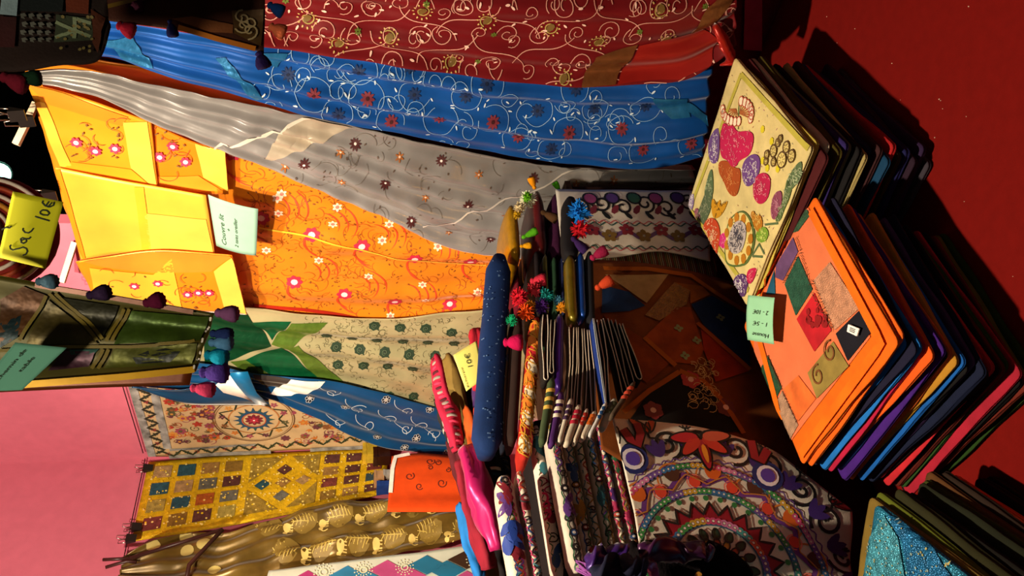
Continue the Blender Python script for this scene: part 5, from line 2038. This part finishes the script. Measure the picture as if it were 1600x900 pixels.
def inv_quad(TL, TR, BR, BL, p):
    u = v = .5
    for _ in range(30):
        fx = [(1 - v) * ((1 - u) * TL[d] + u * TR[d]) + v * ((1 - u) * BL[d] + u * BR[d]) - p[d] for d in (0, 1)]
        du = [(1 - v) * (TR[d] - TL[d]) + v * (BR[d] - BL[d]) for d in (0, 1)]
        dv = [(1 - u) * (BL[d] - TL[d]) + u * (BR[d] - TR[d]) for d in (0, 1)]
        det = du[0] * dv[1] - du[1] * dv[0]
        u -= (fx[0] * dv[1] - fx[1] * dv[0]) / det
        v -= (du[0] * fx[1] - du[1] * fx[0]) / det
    return (u, v)


# yellow note "Sac 10 EUR": corners in the photo
Q = [(-3, 402), (20, 299), (103, 317), (75, 420)]


def sz(cx, cy):
    return inv_quad(*Q, (cx / 5.0, 280 + cy / 5.0))


W1 = [[(100, 515), (90, 525), (95, 545), (115, 555), (140, 550), (170, 545), (200, 535), (228, 545), (238, 565), (225, 588), (200, 597)],
      [(185, 490), (180, 470), (195, 462), (225, 472), (228, 490), (205, 505), (185, 498), (190, 480), (225, 470), (250, 470), (262, 455)],
      [(200, 385), (197, 400), (215, 420), (245, 425), (270, 408), (285, 388)],
      [(295, 297), (340, 312), (410, 332)],
      [(335, 262), (355, 248), (390, 252), (408, 272), (395, 288), (360, 285), (337, 274), (335, 262)],
      [(360, 175), (352, 190), (375, 215), (410, 225), (440, 212), (447, 185)], [(378, 218), (400, 190), (405, 182)], [(395, 226), (420, 200), (428, 190)],
      [(12, 395), (50, 378), (82, 383), (98, 370)]]
note('price_note', 'bright yellow note reading Sac 10€ hanging at the red beaded bag', [pn.pt(*q) for q in Q], '#c8c808', [([sz(*p) for p in s], .0009) for s in W1])
pq = PW.shift(0.125)
note('price_note', 'pale green note about the bedspread pinned on the orange silk', [pq.pt(*q) for q in ((338, 384), (325, 304), (404, 318), (401, 392))][:1] + [pq.pt(325, 304), pq.pt(404, 320), pq.pt(401, 393)], '#86b09c',
     texts=[('Couvre lit', .10, .27, .15, .62), ('+', .42, .40, .12, .05), ('2 taies oreiller', .12, .56, .11, .60)], bow=.012)
ps = Plane((0, 0, 0.735), (1, 0, 0), (0, 1, 0), (0, 0, 1))
note('price_note', 'pale mint note with prices lying on the orange patchwork cover', [ps.pt(1212, 538, .004), ps.pt(1173, 531, .008), ps.pt(1181, 461, .010), ps.pt(1219, 465, .004)], '#98d8b0',
     texts=[('Housse', .14, .20, .13, .62), ('1 - 5€', .18, .45, .13, .56), ('2 - 10€', .14, .70, .13, .60)], bow=.006)
pc = PB.shift(-0.10)
note('price_note', 'lemon yellow 10€ note standing among the scarf rolls behind the bags', [pc.pt(727, 618, .02), pc.pt(707, 562, .02), pc.pt(743, 541, .02), pc.pt(754, 601, .02)], '#f0e878',
     texts=[('10€', .45, .58, .28, .40), ('Echarpe', .04, .16, .10, .55)], bow=.003)
pg = PNEAR.shift(0.16)
note('price_note', 'grey green note about table runners on the dark green patchwork strip', [pg.pt(-8, 612), pg.pt(24, 535), pg.pt(106, 543), pg.pt(34, 610)][:0] + [pg.pt(-42, 612), pg.pt(24, 535), pg.pt(106, 543), pg.pt(36, 609)], '#5c9c84',
     texts=[('Chemin de', .20, .34, .13, .68), ('table', .42, .62, .13, .32)], bow=.002)

# ------------------------------------------------------------------ strips, bag and tassels hanging overhead
def green_strip():
    pl = PNEAR.shift(0.10)
    rows = [[(-90, 415), (-90, 612)], [(60, 442), (0, 606)], [(180, 462), (150, 596)], [(335, 490), (306, 580)]]
    o, sf = sheet('patchwork_strip', pl, rows, mat('#4a4408', 'silk', 0.45, 0.3), folds(.006, (1, 2), 131, .4, .006, .6), 40, 20)
    tag(o, 'dark green and olive patchwork strip with braided seams and tassels, hanging from overhead', 'toran')

    def q(cx, cy):
        return (cx / 3.0, 280 + cy / 3.0)
    for pts, c in (([(0, 560), (120, 500), (225, 540), (110, 720), (0, 790)], '#4c2c0c'), ([(0, 680), (100, 640), (90, 740), (0, 790)], '#0c2428'), ([(260, 545), (560, 590), (480, 760)], '#20200c'), ([(230, 560), (470, 770), (130, 770)], '#463c10'),
                   ([(620, 610), (985, 640), (940, 760), (540, 770)], '#3c5414'), ([(540, 790), (930, 770), (900, 870), (490, 890)], '#4c5010'), ([(620, 830), (740, 780), (850, 800), (800, 860), (640, 870)], '#0c140c'), ([(300, 800), (450, 800), (420, 880), (230, 900)], '#3c1c2c'), ([(330, 795), (470, 790), (430, 830), (340, 830)], '#1c4840')):
        patch('patch', sf, [q(*p) for p in pts], mat(c, 'foil', 0.4, 0.4), o, .003, 3)
    e = Emb(sf)
    for pts in ([(240, 530), (480, 770)], [(270, 530), (505, 765)], [(225, 540), (90, 770)], [(585, 600), (500, 770)], [(610, 600), (525, 770)], [(0, 800), (300, 780), (620, 780), (940, 760)], [(490, 790), (430, 900)], [(515, 790), (460, 900)]):
        d = []
        for i in range(len(pts) - 1):
            d += [q(lerp(pts[i][0], pts[i + 1][0], k / 14), lerp(pts[i][1], pts[i + 1][1], k / 14)) for k in range(14)]
        e.line('#706010', [sf.px(*p) for p in d], .0035, off=.004)
    e.done(o, 'braid')
    band('hem', sf, [sf.px(*p) for p in ((333, 492), (322, 535), (306, 578))], .010, mat('#6a3008', 'silk'), o, .005)
    band('yellow_hem', sf, [sf.px(*p) for p in ((306, 578), (200, 588), (40, 600), (-60, 606))], .007, mat('#c89808', 'silk'), o, .006)
    band('orange_hem', sf, [sf.px(*p) for p in ((60, 444), (180, 464), (335, 491))], .005, mat('#5a2c0c', 'silk'), o, .006)
    e2 = Emb(sf)
    for k in range(9):
        e2.fill('#d8d0c0', circ(sf.px(lerp(332, 306, k / 8), lerp(494, 576, k / 8)), .0013, 6), .008)
    e2.done(o, 'beads')
    for (x, y), (x2, y2), c, r in (((62, 440), (95, 440), '#48687c', .013), ((140, 462), (176, 456), '#2c1c38', .014), ((228, 474), (258, 468), '#5c1434', .015), ((338, 488), (372, 490), '#7c4c78', .015), ((330, 520), (364, 522), '#1c2c5c', .013),
                                   ((328, 534), (364, 534), '#4878a0', .014), ((322, 553), (356, 556), '#0c88a8', .016), ((314, 580), (356, 580), '#4c348c', .019), ((300, 604), (336, 606), '#d03c68', .014)):
        A_, B_ = pl.pt(x, y, .01), pl.pt(x2, y2, .02)
        tassel(o, A_, B_ - A_, (B_ - A_).length, r * .68, c)
    # brown lining showing behind
    pl2 = PNEAR.shift(0.07)
    o2, _ = sheet('lining', pl2, [[(-60, 585), (-60, 616)], [(150, 580), (150, 606)], [(302, 572), (296, 602)]], mat('#6a3008', 'silk'), None, 12, 4, parent=o)


green_strip()


def dark_strip():
    pl = PNEAR.shift(0.32)
    rows = [[(-90, -62), (-90, 105)], [(20, -62), (20, 112)], [(90, -62), (90, 102)], [(150, -62), (150, 96)], [(166, -62), (164, 60)]]
    o, sf = sheet('patchwork_strip', pl, rows, mat('#1a0d08', 'cloth', var=0.4), folds(.006, (1, 2), 141, .4, .006, .6), 30, 24)
    tag(o, 'very dark patchwork strip with a houndstooth square, hanging from overhead before the blue sari', 'toran')

    def q(cx, cy):
        return (cx / 5.0, cy / 5.0)
    for pts, c in (([(0, -40), (130, -40), (130, 130), (0, 120)], '#8098a0'), ([(500, -60), (690, -40), (680, 100), (510, 90)], '#5a2410'), ([(430, 110), (700, 130), (720, 320), (420, 340)], '#2c3424'), ([(700, 60), (850, 80), (850, 240), (780, 430), (720, 340)], '#48200e'), ([(150, -50), (490, -50), (480, 90), (150, 90)], '#0c1414'), ([(0, 135), (130, 140), (120, 380), (0, 380)], '#2a0808')):
        patch('patch', sf, [q(*p) for p in pts], mat(c, 'cloth', var=0.3), o, .003, 3)
    e = Emb(sf)
    for i in range(4):
        for j in range(4):
            x, y = 160 + i * 62 + (j % 2) * 12, 120 + j * 62
            e.fill('#4a4c44', [sf.px(*q(x + a, y + b)) for a, b in ((0, 0), (30, -8), (52, 12), (26, 20), (40, 38), (8, 30))], .004)
    for a, b in (((430, 170), (580, 235)), ((580, 235), (430, 300)), ((575, 130), (575, 310)), ((580, 235), (700, 290)), ((590, 140), (700, 170))):
        e.line('#6a7858', [sf.px(*q(lerp(a[0], b[0], t / 8), lerp(a[1], b[1], t / 8))) for t in range(9)], .0028, off=.004)
    for k in range(26):
        p = sf.px(*q(R.uniform(440, 720), R.uniform(120, 440)))
        e.fill('#6c6030', circ(p, .0014, 6), .004)
    e.done(o)
    A_, B_ = pl.pt(0, 118, 0.0), pl.pt(20, 126, 0.0)
    tassel(o, A_, B_ - A_, .02, .009, '#5c1020')
    tassel(o, pl.pt(20, 122), V((.05, 0, -1)), .02, .007, '#0c2414')
    pl = PNEAR.shift(0.12)
    rows = [[(-60, -62), (-60, -30)], [(120, -62), (120, 24)], [(280, -62), (280, 48)], [(416, -62), (412, 82)]]
    o, sf = sheet('patchwork_strip', pl, rows, mat('#341406', 'cloth', var=0.4), folds(.004, (1, 2), 151, .4, .004, .6), 30, 24)
    tag(o, 'brown patchwork strip edged in gold with small tassels, hanging before the red sari', 'toran')
    patch('patch', sf, [(362, 16), (412, 14), (408, 74), (366, 54)], mat('#4c3414', 'foil', 0.5), o, .003)
    patch('patch', sf, [(270, 32), (300, 28), (364, 40), (364, 54), (330, 52)], mat('#6a3c1c', 'cloth'), o, .003)
    band('gold_edge', sf, [sf.px(*p) for p in ((170, 14), (240, -5), (330, -20))], .0042, mat('#6a5010', 'silk'), o, .005)
    band('gold_edge', sf, [sf.px(*p) for p in ((416, 0), (414, 40), (411, 78))], .0042, mat('#8a6830', 'foil'), o, .005)
    band('orange_edge', sf, [sf.px(*p) for p in ((280, 44), (340, 62), (400, 78))], .0055, mat('#b86808', 'silk'), o, .005)
    e = Emb(sf)
    for d in range(4):
        e.line('#9a8860', spiral(sf.px(385 + (d % 2) * 10 - 5, 28 + d * 8), .009, .002, d, 1.2, 16), .0018, off=.006)
    e.done(o)
    for (x, y), (x2, y2), c, r in (((196, 6), (214, 8), '#40142c', .014), ((182, 38), (204, 48), '#801024', .014), ((404, 80), (410, 96), '#201444', .014), ((420, 40), (440, 50), '#c0603c', .014), ((265, 30), (268, 44), '#101440', .010), ((418, 6), (432, 14), '#0c2c60', .012)):
        A_, B_ = pl.pt(x, y), pl.pt(x2, y2)
        tassel(o, A_, B_ - A_, max(.018, (B_ - A_).length), r * .68, c)


dark_strip()


def beaded_bag():
    pl = PNEAR.shift(-0.03)
    c = pl.pt(-14, 365)
    o = None
    mb = MB()
    rows = []
    RX, RZ, RY = .068, .074, .03
    for i in range(17):
        t = PI * i / 16
        rows.append([c + V((RX * math.sin(t) * math.cos(2 * PI * k / 24), RY * math.sin(t) * math.sin(2 * PI * k / 24), -RZ * math.cos(t) * (1.0 if t < PI / 2 else 1.6))) for k in range(24)])
    mb.grid(rows, True)
    o = mb.build('beaded_bag', mat('#7c1c14', 'cloth', var=0.4))
    tag(o, 'round red bag with rows of white beads behind the yellow Sac note', 'bag')
    for j, (cc, w) in enumerate((('#d8c8b8', .0035), ('#a83c14', .004), ('#d8c8b8', .0035), ('#c88018', .004), ('#d8c8b8', .003), ('#3c1c18', .006))):
        w *= .7
        m2 = MB()
        k = .92 - j * .13
        pts = [c + V((RX * k * math.cos(a), -RY * math.sqrt(max(0.01, 1 - (k * math.cos(a)) ** 2 - (k * math.sin(a)) ** 2)) - .002, -RZ * k * math.sin(a))) for a in [PI * i / 24 for i in range(-2, 27)]]
        m2.tube(pts, w, 6)
        m2.build('bead_row', mat(cc, 'thread'), o)
    m2 = MB()
    m2.tube([c + V((-.04, 0, .09)), c + V((-.03, 0, .4)), c + V((.03, 0, .4)), c + V((.04, 0, .09))], .004, 8)
    m2.build('strap', mat('#5c140c', 'cloth'), o)


beaded_bag()
# hanging bar that carries strips and bag, above the picture
mb = MB()
mb.tube([V((-1.2, 0.98, 2.62)), V((1.2, 0.98, 2.62))], .012, 10)
tag(mb.build('overhead_bar', mat('#1c1814', 'plastic')), 'dark bar overhead that carries the patchwork strips', 'bar')

# ------------------------------------------------------------------ lamps
def lamp(pos, aim, power, colr, cone, rad, label, bulb=None):
    d = (aim - pos).normalized()
    o = empty('spot_lamp', pos, label, 'lamp')
    mb = MB()
    mb.lathe(pos - d * .15, d, [(0, .02), (.01, .035), (.06, .04), (.13, .055), (.14, .055)], 20)
    # open front: drop the front cap
    mb.f.pop(-2)
    mb.build('housing', mat('#1a1a1a', 'plastic', 0.4), o, solid=0.002)
    mb = MB()
    mb.lathe(pos - d * .03, d, [(0, .046), (.004, .046)], 20)
    mb.build('bulb', emit_mat(bulb[0], bulb[1]) if bulb else emit_mat(colr, 8), o)
    mb = MB()
    mb.tube([pos - d * .1, pos - d * .1 + V((0, 0, 3.6 - (pos - d * .1).z))], .008, 8)
    mb.build('stem', mat('#1a1a1a', 'plastic', 0.4), o)
    ld = bpy.data.lights.new('spot', 'SPOT')
    ld.energy = power
    ld.color = colr
    ld.spot_size = math.radians(cone)
    ld.spot_blend = 0.6
    ld.shadow_soft_size = rad
    lo = bpy.data.objects.new('spot_light', ld)
    col.objects.link(lo)
    lo.parent = o
    lo.rotation_euler = d.to_track_quat('-Z', 'Y').to_euler()
    lo.location = d * .02
    return o


for i, (p, a, w_, c, cn, r) in enumerate(LAMPS):
    lamp(p, a, w_, c, cn, r, ['black spot lamp above the stall aimed at the silk saris', 'added black spot lamp above the stall that brightens the pink wall', 'small added black fill lamp that brightens the green patchwork strip and yellow note'][i])
pf = Plane((0, 3.9, 0), (1, 0, 0), (0, 0, 1), (0, -1, 0))
lp = pf.pt(-3, 271)
lamp(lp, CAM + V((0.3, 0, 0.4)), 6, (.75, 1.0, .85), 80, .05, 'far spot lamp glowing greenish white in the dark behind the partition', ((.35, 1.0, .72), 9))
